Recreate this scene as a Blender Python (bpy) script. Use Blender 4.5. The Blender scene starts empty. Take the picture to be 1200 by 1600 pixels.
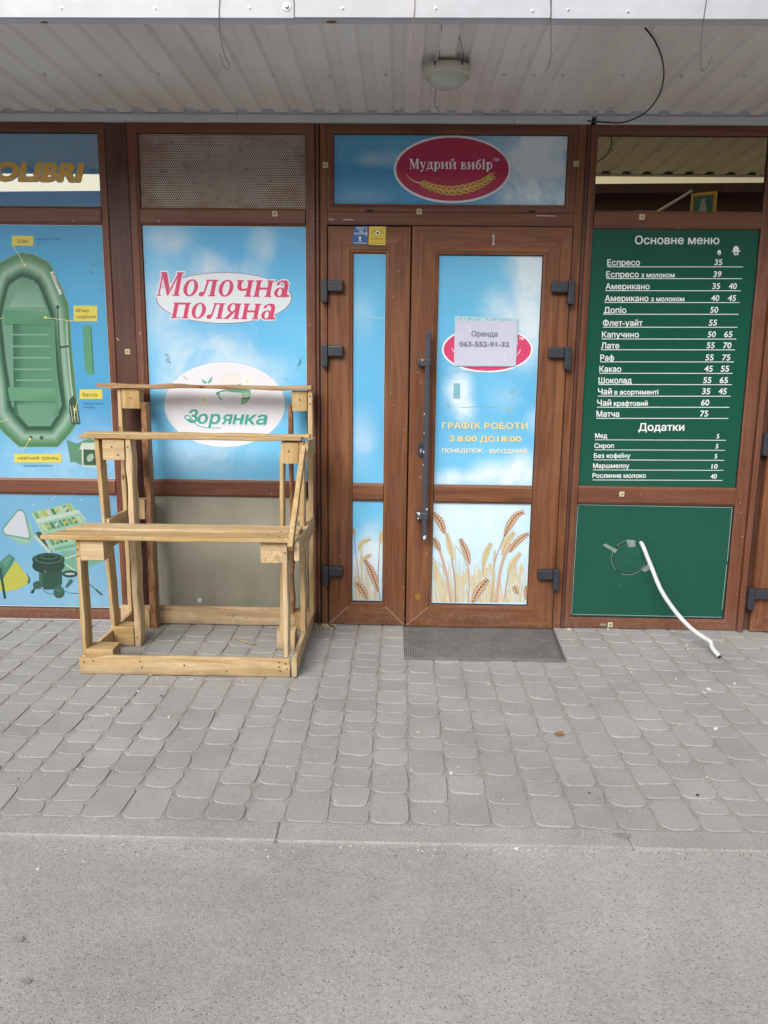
import bpy, bmesh, math, random
from mathutils import Vector, Matrix, noise
from mathutils.geometry import delaunay_2d_cdt
random.seed(7)
R = math.radians
scene = bpy.context.scene
C = scene.collection

# ------------------------------------------------------------------ camera
F, PITCH, YAW, ROLL, DIST, HEYE = 1219.7, 0.18532, -0.019722, 0.011017, 4.2434, 1.45
fw = Vector((math.sin(YAW)*math.cos(PITCH), math.cos(YAW)*math.cos(PITCH), -math.sin(PITCH)))
r0 = Vector((math.cos(YAW), -math.sin(YAW), 0)); u0 = r0.cross(fw)
rt = math.cos(ROLL)*r0 + math.sin(ROLL)*u0
up = -math.sin(ROLL)*r0 + math.cos(ROLL)*u0
EYE = Vector((0, -DIST, HEYE))
cam = bpy.data.cameras.new('camera'); co = bpy.data.objects.new('camera', cam); C.objects.link(co)
co.matrix_world = Matrix(((rt.x, up.x, -fw.x, EYE.x), (rt.y, up.y, -fw.y, EYE.y), (rt.z, up.z, -fw.z, EYE.z), (0, 0, 0, 1)))
cam.sensor_fit = 'HORIZONTAL'; cam.sensor_width = 36; cam.lens = 36*F/1200
cam.clip_start = 0.05; cam.clip_end = 600
scene.camera = co

# ------------------------------------------------------------------ world, sun, exposure
SUN_EL, SUN_AZ = R(36), R(205)          # overcast: broad soft sun high behind the camera
w = bpy.data.worlds.new('World'); scene.world = w; w.use_nodes = True
nt = w.node_tree; bg = nt.nodes['Background']
sky = nt.nodes.new('ShaderNodeTexSky'); sky.sky_type = 'NISHITA'; sky.sun_disc = False
sky.sun_elevation = SUN_EL; sky.sun_rotation = SUN_AZ; sky.dust_density = 4; sky.air_density = 1.0
hs = nt.nodes.new('ShaderNodeHueSaturation'); hs.inputs['Saturation'].default_value = 0.30   # cloud veil: a pale sky
nt.links.new(sky.outputs[0], hs.inputs['Color']); nt.links.new(hs.outputs[0], bg.inputs[0])
bg.inputs[1].default_value = 0.13
sl = bpy.data.lights.new('sun', 'SUN'); sl.energy = 1.45; sl.angle = R(35); sl.color = (1, .95, .89)
so = bpy.data.objects.new('sun', sl); C.objects.link(so)
sd = Vector((math.sin(SUN_AZ)*math.cos(SUN_EL), math.cos(SUN_AZ)*math.cos(SUN_EL), math.sin(SUN_EL)))
so.rotation_euler = sd.to_track_quat('Z', 'Y').to_euler()
vs = scene.view_settings; vs.view_transform = 'Standard'; vs.look = 'None'; vs.gamma = 1
vs.use_curve_mapping = False; vs.exposure = 0.55

# ------------------------------------------------------------------ measuring helpers
def ray(px, py): return fw + rt*((px-600)/F) - up*((py-800)/F)
def W(px, py, Y=0.0):                    # world point on the upright plane y = Y
    d = ray(px, py); t = (DIST+Y)/d.y; return Vector((t*d.x, Y, HEYE+t*d.z))
def G(px, py, Z=0.0):                    # world point on the level plane z = Z
    d = ray(px, py); t = (Z-HEYE)/d.z; return Vector((t*d.x, -DIST+t*d.y, Z))
def lin(c):
    return tuple(((v/255)/12.92 if v/255 <= .04045 else ((v/255+.055)/1.055)**2.4) for v in c)

# ------------------------------------------------------------------ materials
def nd(m, t, **kw):
    n = m.node_tree.nodes.new(t)
    for k, v in kw.items():
        if k.startswith('i_'): n.inputs[k[2:].replace('_', ' ')].default_value = v
        else: setattr(n, k, v)
    return n
def newmat(name):
    m = bpy.data.materials.new(name); m.use_nodes = True
    return m, m.node_tree.nodes['Principled BSDF'], m.node_tree.links.new
def c4(c): return (c[0], c[1], c[2], 1)
def ramp(m, stops):
    n = nd(m, 'ShaderNodeValToRGB'); e = n.color_ramp.elements
    while len(e) < len(stops): e.new(.5)
    for el, (p, c) in zip(e, stops): el.position = p; el.color = c4(c)
    return n
def coords(m, scale=(1, 1, 1), rot=(0, 0, 0)):
    t = nd(m, 'ShaderNodeTexCoord'); mp = nd(m, 'ShaderNodeMapping')
    mp.inputs['Scale'].default_value = scale; mp.inputs['Rotation'].default_value = rot
    m.node_tree.links.new(t.outputs['Object'], mp.inputs[0]); return mp.outputs[0]
def plain(name, col, rough=.5, metal=0, spec=.5, var=.12, scale=14, bump=0.0, stretch=(1, 1, 1)):
    m, b, L = newmat(name)
    v = coords(m, stretch)
    n = nd(m, 'ShaderNodeTexNoise', i_Scale=scale, i_Detail=6.0, i_Roughness=.65); L(v, n.inputs[0])
    rp = ramp(m, [(.3, tuple(x*(1-var) for x in col)), (.7, tuple(min(1, x*(1+var)) for x in col))])
    L(n.outputs[0], rp.inputs[0]); L(rp.outputs[0], b.inputs['Base Color'])
    b.inputs['Roughness'].default_value = rough; b.inputs['Metallic'].default_value = metal
    b.inputs['Specular IOR Level'].default_value = spec
    if bump:
        n2 = nd(m, 'ShaderNodeTexNoise', i_Scale=scale*6, i_Detail=4.0); L(v, n2.inputs[0])
        bp = nd(m, 'ShaderNodeBump', i_Strength=.6, i_Distance=bump); L(n2.outputs[0], bp.inputs['Height']); L(bp.outputs[0], b.inputs['Normal'])
    return m
def pvc(name, base, dark, light, axis, rough=.42, fine=1.0):
    """wood-print foil on plastic profiles, grain along the given axis"""
    m, b, L = newmat(name)
    st = [14, 14, 14]; st['xyz'.index(axis)] = .9
    v = coords(m, st)
    n1 = nd(m, 'ShaderNodeTexNoise', i_Scale=1.0*fine, i_Detail=3.0, i_Distortion=1.6); L(v, n1.inputs[0])
    st2 = [150, 150, 150]; st2['xyz'.index(axis)] = 7
    v2 = coords(m, st2)
    n2 = nd(m, 'ShaderNodeTexNoise', i_Scale=1.0, i_Detail=4.0, i_Distortion=.4); L(v2, n2.inputs[0])
    rp = ramp(m, [(.25, dark), (.48, base), (.78, light)]); L(n1.outputs[0], rp.inputs[0])
    rp2 = ramp(m, [(.3, (.62, .6, .58)), (.5, (1, 1, 1)), (.75, (1.0, 1.0, 1.0)), (.95, (1, 1, 1))]); L(n2.outputs[0], rp2.inputs[0])
    mx = nd(m, 'ShaderNodeMix', data_type='RGBA', blend_type='MULTIPLY'); mx.inputs[0].default_value = .75
    L(rp.outputs[0], mx.inputs[6]); L(rp2.outputs[0], mx.inputs[7])
    # dusty film
    v3 = coords(m, (1, 1, 1)); n3 = nd(m, 'ShaderNodeTexNoise', i_Scale=3.0, i_Detail=8.0, i_Roughness=.7); L(v3, n3.inputs[0])
    r3 = ramp(m, [(.45, (0, 0, 0)), (.8, (.16, .16, .16))]); L(n3.outputs[0], r3.inputs[0])
    mx2 = nd(m, 'ShaderNodeMix', data_type='RGBA'); L(r3.outputs[0], mx2.inputs[0]); L(mx.outputs[2], mx2.inputs[6])
    mx2.inputs[7].default_value = (.27, .19, .155, 1)
    tz = nd(m, 'ShaderNodeTexCoord'); sz_ = nd(m, 'ShaderNodeSeparateXYZ'); L(tz.outputs['Object'], sz_.inputs[0])
    mz_ = nd(m, 'ShaderNodeMapRange'); mz_.inputs['From Min'].default_value = .16; mz_.inputs['From Max'].default_value = 0; mz_.inputs['To Max'].default_value = 1.5; L(sz_.outputs[2], mz_.inputs[0])
    nz_ = nd(m, 'ShaderNodeTexNoise', i_Scale=45.0, i_Detail=6.0, i_Roughness=.8); L(tz.outputs['Object'], nz_.inputs[0])
    rz_ = ramp(m, [(.45, (0, 0, 0)), (.8, (.38, .38, .38))]); L(nz_.outputs[0], rz_.inputs[0])
    pz_ = nd(m, 'ShaderNodeMath', operation='MULTIPLY', use_clamp=True); L(mz_.outputs[0], pz_.inputs[0]); L(rz_.outputs[0], pz_.inputs[1])
    mx3 = nd(m, 'ShaderNodeMix', data_type='RGBA'); L(pz_.outputs[0], mx3.inputs[0]); L(mx2.outputs[2], mx3.inputs[6]); mx3.inputs[7].default_value = (.30, .26, .22, 1)
    L(mx3.outputs[2], b.inputs['Base Color'])
    b.inputs['Roughness'].default_value = rough; b.inputs['Specular IOR Level'].default_value = .35
    bp = nd(m, 'ShaderNodeBump', i_Strength=.25, i_Distance=.0006); L(n2.outputs[0], bp.inputs['Height']); L(bp.outputs[0], b.inputs['Normal'])
    return m
def timber(name, axis, base=(.53, .385, .215), dark=(.36, .24, .12), light=(.64, .52, .35)):
    m, b, L = newmat(name)
    st = [22, 22, 22]; st['xyz'.index(axis)] = 1.6
    oi = nd(m, 'ShaderNodeObjectInfo'); t = nd(m, 'ShaderNodeTexCoord'); ad = nd(m, 'ShaderNodeVectorMath', operation='MULTIPLY_ADD')
    cb = nd(m, 'ShaderNodeCombineXYZ')
    for i in range(3): L(oi.outputs['Random'], cb.inputs[i])
    ad.inputs[1].default_value = (3, 5, 7); L(cb.outputs[0], ad.inputs[0]); L(t.outputs['Object'], ad.inputs[2])
    mp = nd(m, 'ShaderNodeMapping'); mp.inputs['Scale'].default_value = st; L(ad.outputs[0], mp.inputs[0])
    n1 = nd(m, 'ShaderNodeTexNoise', i_Scale=1.0, i_Detail=5.0, i_Distortion=1.8, i_Roughness=.6); L(mp.outputs[0], n1.inputs[0])
    rp = ramp(m, [(.28, dark), (.5, base), (.72, light)]); L(n1.outputs[0], rp.inputs[0])
    # knots
    vo = nd(m, 'ShaderNodeTexVoronoi', i_Scale=4.6); vs_ = [2, 2, 2]; vs_['xyz'.index(axis)] = 1.0
    mp2 = nd(m, 'ShaderNodeMapping'); mp2.inputs['Scale'].default_value = vs_; L(ad.outputs[0], mp2.inputs[0]); L(mp2.outputs[0], vo.inputs[0])
    rk = ramp(m, [(.04, (.34, .18, .09)), (.06, (.62, .45, .3)), (.10, (1, 1, 1))]); L(vo.outputs['Distance'], rk.inputs[0])
    mx = nd(m, 'ShaderNodeMix', data_type='RGBA', blend_type='MULTIPLY'); mx.inputs[0].default_value = .85
    L(rp.outputs[0], mx.inputs[6]); L(rk.outputs[0], mx.inputs[7])
    # grey weathering and dirt
    n3 = nd(m, 'ShaderNodeTexNoise', i_Scale=7.0, i_Detail=9.0, i_Roughness=.75); L(ad.outputs[0], n3.inputs[0])
    r3 = ramp(m, [(.48, (0, 0, 0)), (.72, (.6, .6, .6))]); L(n3.outputs[0], r3.inputs[0])
    mx2 = nd(m, 'ShaderNodeMix', data_type='RGBA'); L(r3.outputs[0], mx2.inputs[0]); L(mx.outputs[2], mx2.inputs[6]); mx2.inputs[7].default_value = (.33, .24, .16, 1)
    # dirty feet near the ground
    sp_ = nd(m, 'ShaderNodeSeparateXYZ'); L(t.outputs['Object'], sp_.inputs[0]); mf = nd(m, 'ShaderNodeMapRange'); mf.inputs['From Min'].default_value = .05; mf.inputs['From Max'].default_value = 0; L(sp_.outputs[2], mf.inputs[0])
    pf = nd(m, 'ShaderNodeMath', operation='MULTIPLY', use_clamp=True); L(mf.outputs[0], pf.inputs[0]); L(n3.outputs[0], pf.inputs[1])
    mg = nd(m, 'ShaderNodeMix', data_type='RGBA'); L(pf.outputs[0], mg.inputs[0]); L(mx2.outputs[2], mg.inputs[6]); mg.inputs[7].default_value = (.17, .14, .11, 1); mx2 = mg
    # board to board tone
    hv = nd(m, 'ShaderNodeHueSaturation'); mr = nd(m, 'ShaderNodeMapRange'); mr.inputs['To Min'].default_value = .84; mr.inputs['To Max'].default_value = 1.1
    ms = nd(m, 'ShaderNodeMapRange'); ms.inputs['To Min'].default_value = 1.22; ms.inputs['To Max'].default_value = .92; L(oi.outputs['Random'], ms.inputs[0]); L(ms.outputs[0], hv.inputs['Saturation'])
    L(oi.outputs['Random'], mr.inputs[0]); L(mr.outputs[0], hv.inputs['Value']); L(mx2.outputs[2], hv.inputs['Color'])
    L(hv.outputs[0], b.inputs['Base Color']); b.inputs['Roughness'].default_value = .78; b.inputs['Specular IOR Level'].default_value = .25
    bp = nd(m, 'ShaderNodeBump', i_Strength=.9, i_Distance=.0025); L(n1.outputs[0], bp.inputs['Height']); L(bp.outputs[0], b.inputs['Normal'])
    return m
def sky_print(name, deep, pale, blobs, bias=.0, rough=.22):
    """printed film: blue sky with clouds; blobs = (x, z, rx, rz, amount) in metres on the wall"""
    m, b, L = newmat(name)
    t = nd(m, 'ShaderNodeTexCoord')
    n1 = nd(m, 'ShaderNodeTexNoise', i_Scale=4.2, i_Detail=7.0, i_Roughness=.6, i_Distortion=.5); L(t.outputs['Object'], n1.inputs[0])
    acc = None
    for (x, z, rx, rz, a) in blobs:
        mp = nd(m, 'ShaderNodeMapping'); mp.inputs['Location'].default_value = (-x/rx, 0, -z/rz); mp.inputs['Scale'].default_value = (1/rx, 0, 1/rz)
        L(t.outputs['Object'], mp.inputs[0])
        ln = nd(m, 'ShaderNodeVectorMath', operation='LENGTH'); L(mp.outputs[0], ln.inputs[0])
        mr = nd(m, 'ShaderNodeMapRange', interpolation_type='SMOOTHSTEP'); mr.inputs['From Min'].default_value = 1.25; mr.inputs['From Max'].default_value = .1
        mr.inputs['To Max'].default_value = a; L(ln.outputs['Value'], mr.inputs[0])
        if acc is None: acc = mr.outputs[0]
        else:
            ad = nd(m, 'ShaderNodeMath', operation='ADD'); L(acc, ad.inputs[0]); L(mr.outputs[0], ad.inputs[1]); acc = ad.outputs[0]
    s = nd(m, 'ShaderNodeMath', operation='MULTIPLY_ADD'); L(n1.outputs[0], s.inputs[0]); s.inputs[1].default_value = 1.5; s.inputs[2].default_value = -.80+bias
    s2 = nd(m, 'ShaderNodeMath', operation='MAXIMUM'); L(s.outputs[0], s2.inputs[0]); s2.inputs[1].default_value = 0
    nm = nd(m, 'ShaderNodeMapRange'); nm.inputs['From Min'].default_value = .32; nm.inputs['From Max'].default_value = .62; nm.inputs['To Min'].default_value = .25; nm.inputs['To Max'].default_value = 1.25; L(n1.outputs[0], nm.inputs[0])
    ml = nd(m, 'ShaderNodeMath', operation='MULTIPLY'); L(nm.outputs[0], ml.inputs[0]); L(acc, ml.inputs[1])
    k = nd(m, 'ShaderNodeMath', operation='ADD', use_clamp=True); L(s2.outputs[0], k.inputs[0]); L(ml.outputs[0], k.inputs[1])
    # hue drift of the print
    n2 = nd(m, 'ShaderNodeTexNoise', i_Scale=1.3, i_Detail=2.0); L(t.outputs['Object'], n2.inputs[0])
    rp = ramp(m, [(.3, deep), (.7, pale)]); L(n2.outputs[0], rp.inputs[0])
    mx = nd(m, 'ShaderNodeMix', data_type='RGBA'); L(k.outputs[0], mx.inputs[0]); L(rp.outputs[0], mx.inputs[6]); mx.inputs[7].default_value = (.66, .80, .88, 1)
    L(mx.outputs[2], b.inputs['Base Color']); b.inputs['Roughness'].default_value = max(rough, .2); b.inputs['Specular IOR Level'].default_value = .4
    b.inputs['Coat Weight'].default_value = 1.0; b.inputs['Coat Roughness'].default_value = .02
    n3 = nd(m, 'ShaderNodeTexNoise', i_Scale=2.5, i_Detail=2.0); L(t.outputs['Object'], n3.inputs[0])
    bp = nd(m, 'ShaderNodeBump', i_Strength=.25, i_Distance=.002); L(n3.outputs[0], bp.inputs['Height']); L(bp.outputs[0], b.inputs['Normal'])
    return m

M = {}
WB, WD, WL = (.150, .056, .031), (.105, .040, .023), (.185, .078, .043)
for ax in 'xz': M['frame_'+ax] = pvc('window_foil_'+ax, WB, WD, WL, ax)
DB, DD, DL = (.165, .062, .027), (.095, .036, .017), (.245, .105, .042)
for ax in 'xz': M['door_'+ax] = pvc('door_foil_'+ax, DB, DD, DL, ax, fine=1.4)
M['post'] = pvc('post_foil', (.082, .033, .024), (.060, .024, .018), (.105, .045, .032), 'z')
M['seam'] = plain('dark_seam', (.012, .009, .008), .8)
for ax in 'xyz': M['wood_'+ax] = timber('pallet_wood_'+ax, ax)
M['wood_old'] = timber('weathered_pallet_wood', 'x', (.34, .21, .10), (.16, .08, .04), (.46, .30, .15))
M['bark'] = plain('bark', (.27, .135, .065), .95, var=.8, scale=34, bump=.004, stretch=(1, 1, .35)); M['wood_grey'] = timber('greyed_pallet_wood', 'z', (.36, .27, .19), (.22, .15, .10), (.46, .37, .28))
M['white_metal'] = plain('white_sheet_metal', (.43, .44, .475), .38, var=.10, scale=5)
M['strip_metal'] = plain('pale_trim_metal', (.52, .55, .60), .4, var=.06, scale=6)
M['hinge'] = plain('dark_grey_plastic', (.030, .034, .045), .42, var=.15)
M['handle'] = plain('dark_grey_bar_paint', (.050, .056, .072), .38, var=.2)
M['chip'] = plain('bare_chipped_metal', (.62, .62, .62), .5)
M['steel'] = plain('zinc_steel', (.55, .56, .58), .35, metal=.8)
M['wire'] = plain('dark_wire', (.025, .02, .022), .5)
M['wire_red'] = plain('brown_wire', (.22, .11, .10), .5)
M['tube'] = plain('white_plastic_hose', (.60, .62, .64), .35, var=.16, scale=22)
M['hose_blue'] = plain('blue_hose_lining', (.04, .12, .22), .5)
M['brick_red'] = plain('dark_red_metal', (.16, .055, .055), .5)
M['lamp_body'] = plain('aged_lamp_enamel', (.52, .52, .44), .45, var=.1)
M['concrete'] = plain('rough_wall', (.3, .28, .26), .9)

def soffit_mat():
    m, b, L = newmat('painted_profiled_sheet')
    v = coords(m, (1, .35, 1)); n = nd(m, 'ShaderNodeTexNoise', i_Scale=3.5, i_Detail=9.0, i_Roughness=.65); L(v, n.inputs[0])
    rp = ramp(m, [(.3, (.64, .59, .565)), (.5, (.72, .69, .66)), (.72, (.76, .76, .75))]); L(n.outputs[0], rp.inputs[0])
    L(rp.outputs[0], b.inputs['Base Color']); b.inputs['Roughness'].default_value = .38; b.inputs['Specular IOR Level'].default_value = .5
    n2 = nd(m, 'ShaderNodeTexNoise', i_Scale=9.0, i_Detail=2.0); L(v, n2.inputs[0])
    bp = nd(m, 'ShaderNodeBump', i_Strength=.35, i_Distance=.004); L(n2.outputs[0], bp.inputs['Height']); L(bp.outputs[0], b.inputs['Normal'])
    return m
M['soffit'] = soffit_mat()

def print_mat():
    m, b, L = newmat('printed_ink')
    a = nd(m, 'ShaderNodeAttribute', attribute_name='Col'); L(a.outputs['Color'], b.inputs['Base Color'])
    b.inputs['Roughness'].default_value = .3; b.inputs['Specular IOR Level'].default_value = .4
    return m
M['print'] = print_mat()

def mirror_pane(name, refl, under, f):
    m, b, L = newmat(name)
    b.inputs['Base Color'].default_value = c4(under); b.inputs['Roughness'].default_value = .3
    g = nd(m, 'ShaderNodeBsdfGlossy'); g.inputs['Color'].default_value = c4(refl); g.inputs['Roughness'].default_value = .004
    mx = nd(m, 'ShaderNodeMixShader'); mx.inputs[0].default_value = f
    out = m.node_tree.nodes['Material Output']
    L(b.outputs[0], mx.inputs[1]); L(g.outputs[0], mx.inputs[2]); L(mx.outputs[0], out.inputs[0])
    return m
M['bronze_glass'] = mirror_pane('bronze_reflective_glass', (.43, .36, .21), (.012, .009, .006), .9)
M['blue_glass'] = mirror_pane('blue_film_behind_glass', (.85, .80, .58), (.05, .25, .50), .22)

def mesh_panel_mat():
    m, b, L = newmat('perforated_sheet')
    t = nd(m, 'ShaderNodeTexCoord'); mp = nd(m, 'ShaderNodeMapping'); mp.inputs['Rotation'].default_value = (R(90), 0, 0)
    mp.inputs['Scale'].default_value = (100, 100, 100); L(t.outputs['Object'], mp.inputs[0])
    sx = nd(m, 'ShaderNodeSeparateXYZ'); L(mp.outputs[0], sx.inputs[0])
    def math_(op, a, bb=None, c=None):
        n = nd(m, 'ShaderNodeMath', operation=op)
        for i, q in enumerate((a, bb, c)):
            if q is None: continue
            if isinstance(q, (int, float)): n.inputs[i].default_value = q
            else: L(q, n.inputs[i])
        return n.outputs[0]
    x, y = sx.outputs[0], sx.outputs[1]
    def dots(ox, oy):
        fx = math_('SUBTRACT', math_('FRACT', math_('ADD', x, ox)), .5)
        fy = math_('MULTIPLY', math_('SUBTRACT', math_('FRACT', math_('ADD', math_('DIVIDE', y, 1.732), oy)), .5), 1.732)
        return math_('SQRT', math_('ADD', math_('MULTIPLY', fx, fx), math_('MULTIPLY', fy, fy)))
    d = math_('MINIMUM', dots(100, 100), dots(100.5, 100.5))
    k = math_('GREATER_THAN', d, .37)
    n = nd(m, 'ShaderNodeTexNoise', i_Scale=5.0, i_Detail=6.0, i_Roughness=.7); L(t.outputs['Object'], n.inputs[0])
    r1 = ramp(m, [(.35, (.20, .135, .10)), (.5, (.27, .225, .18)), (.7, (.30, .27, .23))]); L(n.outputs[0], r1.inputs[0])
    mx = nd(m, 'ShaderNodeMix', data_type='RGBA'); L(k, mx.inputs[0]); mx.inputs[6].default_value = (.02, .016, .014, 1); L(r1.outputs[0], mx.inputs[7])
    vo = nd(m, 'ShaderNodeTexVoronoi', i_Scale=16.0); L(t.outputs['Object'], vo.inputs[0])
    n4 = nd(m, 'ShaderNodeTexNoise', i_Scale=4.0); L(t.outputs['Object'], n4.inputs[0])
    rr = ramp(m, [(.08, (0, 0, 0)), (.12, (1, 1, 1))]); L(vo.outputs['Distance'], rr.inputs[0])
    r4 = ramp(m, [(.70, (1, 1, 1)), (.85, (.6, .6, .6))]); L(n4.outputs[0], r4.inputs[0])
    mm = nd(m, 'ShaderNodeMix', data_type='RGBA', blend_type='ADD'); mm.inputs[0].default_value = 1; L(rr.outputs[0], mm.inputs[6]); L(r4.outputs[0], mm.inputs[7])
    mz = nd(m, 'ShaderNodeMix', data_type='RGBA', blend_type='MULTIPLY'); mz.inputs[0].default_value = 1; L(mx.outputs[2], mz.inputs[6]); L(mm.outputs[2], mz.inputs[7])
    L(mz.outputs[2], b.inputs['Base Color']); b.inputs['Roughness'].default_value = .5
    return m
M['perforated'] = mesh_panel_mat()

def stone_mat(name, a, b_, speck=.5, scale=1.0, var=True):
    m, b, L = newmat(name)
    t = nd(m, 'ShaderNodeNewGeometry')
    n = nd(m, 'ShaderNodeTexNoise', i_Scale=2.2*scale, i_Detail=10.0, i_Roughness=.7); L(t.outputs['Position'], n.inputs[0])
    rp = ramp(m, [(.3, a), (.7, b_)]); L(n.outputs[0], rp.inputs[0])
    n2 = nd(m, 'ShaderNodeTexNoise', i_Scale=190*scale, i_Detail=3.0, i_Roughness=.8); L(t.outputs['Position'], n2.inputs[0])
    r2 = ramp(m, [(.30, (1-speck,)*3), (.5, (1, 1, 1)), (.70, (1+speck*.5,)*3)]); L(n2.outputs[0], r2.inputs[0])
    mx = nd(m, 'ShaderNodeMix', data_type='RGBA', blend_type='MULTIPLY'); mx.inputs[0].default_value = 1; L(rp.outputs[0], mx.inputs[6]); L(r2.outputs[0], mx.inputs[7])
    last = mx.outputs[2]
    if var:
        oi = nd(m, 'ShaderNodeObjectInfo'); mr = nd(m, 'ShaderNodeMapRange'); mr.inputs['To Min'].default_value = .93; mr.inputs['To Max'].default_value = 1.06
        hv = nd(m, 'ShaderNodeHueSaturation'); L(oi.outputs['Random'], mr.inputs[0]); L(mr.outputs[0], hv.inputs['Value']); L(last, hv.inputs['Color']); last = hv.outputs[0]
    L(last, b.inputs['Base Color']); b.inputs['Roughness'].default_value = .88; b.inputs['Specular IOR Level'].default_value = .25
    bp = nd(m, 'ShaderNodeBump', i_Strength=.5, i_Distance=.002); L(n2.outputs[0], bp.inputs['Height']); L(bp.outputs[0], b.inputs['Normal'])
    return m
M['paver'] = stone_mat('grey_concrete_paver', (.29, .287, .279), (.385, .380, .370), .34)
M['kerb'] = stone_mat('kerb_concrete', (.31, .302, .29), (.42, .41, .39), .5)
M['sand'] = stone_mat('joint_sand', (.27, .25, .23), (.37, .345, .32), .5, var=False)

def asphalt_mat():
    m, b, L = newmat('worn_asphalt')
    g = nd(m, 'ShaderNodeNewGeometry'); P = g.outputs['Position']
    n = nd(m, 'ShaderNodeTexNoise', i_Scale=1.1, i_Detail=9.0, i_Roughness=.6); L(P, n.inputs[0])
    rp = ramp(m, [(.3, (.36, .350, .343)), (.7, (.42, .410, .402))]); L(n.outputs[0], rp.inputs[0])
    n2 = nd(m, 'ShaderNodeTexNoise', i_Scale=120.0, i_Detail=4.0, i_Roughness=.8); L(P, n2.inputs[0])
    r2 = ramp(m, [(.30, (.74, .74, .74)), (.5, (1, 1, 1)), (.70, (1.22, 1.22, 1.21))]); L(n2.outputs[0], r2.inputs[0])
    mx = nd(m, 'ShaderNodeMix', data_type='RGBA', blend_type='MULTIPLY'); mx.inputs[0].default_value = 1; L(rp.outputs[0], mx.inputs[6]); L(r2.outputs[0], mx.inputs[7])
    npz = nd(m, 'ShaderNodeTexNoise', i_Scale=.8, i_Detail=7.0, i_Roughness=.7, i_Distortion=1.0); L(P, npz.inputs[0])
    rpz = ramp(m, [(.36, (.86, .86, .86)), (.64, (1.08, 1.075, 1.07))]); L(npz.outputs[0], rpz.inputs[0])
    mpz = nd(m, 'ShaderNodeMix', data_type='RGBA', blend_type='MULTIPLY'); mpz.inputs[0].default_value = 1; L(mx.outputs[2], mpz.inputs[6]); L(rpz.outputs[0], mpz.inputs[7]); mx = mpz
    vo = nd(m, 'ShaderNodeTexVoronoi', i_Scale=170.0); L(P, vo.inputs[0])
    sc = nd(m, 'ShaderNodeSeparateColor'); L(vo.outputs['Color'], sc.inputs[0])
    rl = ramp(m, [(.88, (0, 0, 0)), (.94, (.8, .8, .8))]); L(sc.outputs[0], rl.inputs[0])
    rd = ramp(m, [(.28, (1, 1, 1)), (.42, (0, 0, 0))]); L(vo.outputs['Distance'], rd.inputs[0])
    k = nd(m, 'ShaderNodeMath', operation='MULTIPLY'); L(rl.outputs[0], k.inputs[0]); L(rd.outputs[0], k.inputs[1])
    m2 = nd(m, 'ShaderNodeMix', data_type='RGBA'); L(k.outputs[0], m2.inputs[0]); L(mx.outputs[2], m2.inputs[6]); m2.inputs[7].default_value = (.50, .48, .45, 1)
    rdk = ramp(m, [(.07, (1, 1, 1)), (.10, (0, 0, 0))]); L(sc.outputs[1], rdk.inputs[0])
    k2 = nd(m, 'ShaderNodeMath', operation='MULTIPLY'); L(rdk.outputs[0], k2.inputs[0]); L(rd.outputs[0], k2.inputs[1])
    m3 = nd(m, 'ShaderNodeMix', data_type='RGBA'); L(k2.outputs[0], m3.inputs[0]); L(m2.outputs[2], m3.inputs[6]); m3.inputs[7].default_value = (.13, .125, .12, 1)
    L(m3.outputs[2], b.inputs['Base Color']); b.inputs['Roughness'].default_value = .85; b.inputs['Specular IOR Level'].default_value = .3
    ad = nd(m, 'ShaderNodeMath', operation='ADD'); L(n2.outputs[0], ad.inputs[0]); L(rd.outputs[0], ad.inputs[1])
    bp = nd(m, 'ShaderNodeBump', i_Strength=.55, i_Distance=.003); L(ad.outputs[0], bp.inputs['Height']); L(bp.outputs[0], b.inputs['Normal'])
    return m
M['asphalt'] = asphalt_mat()

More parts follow.
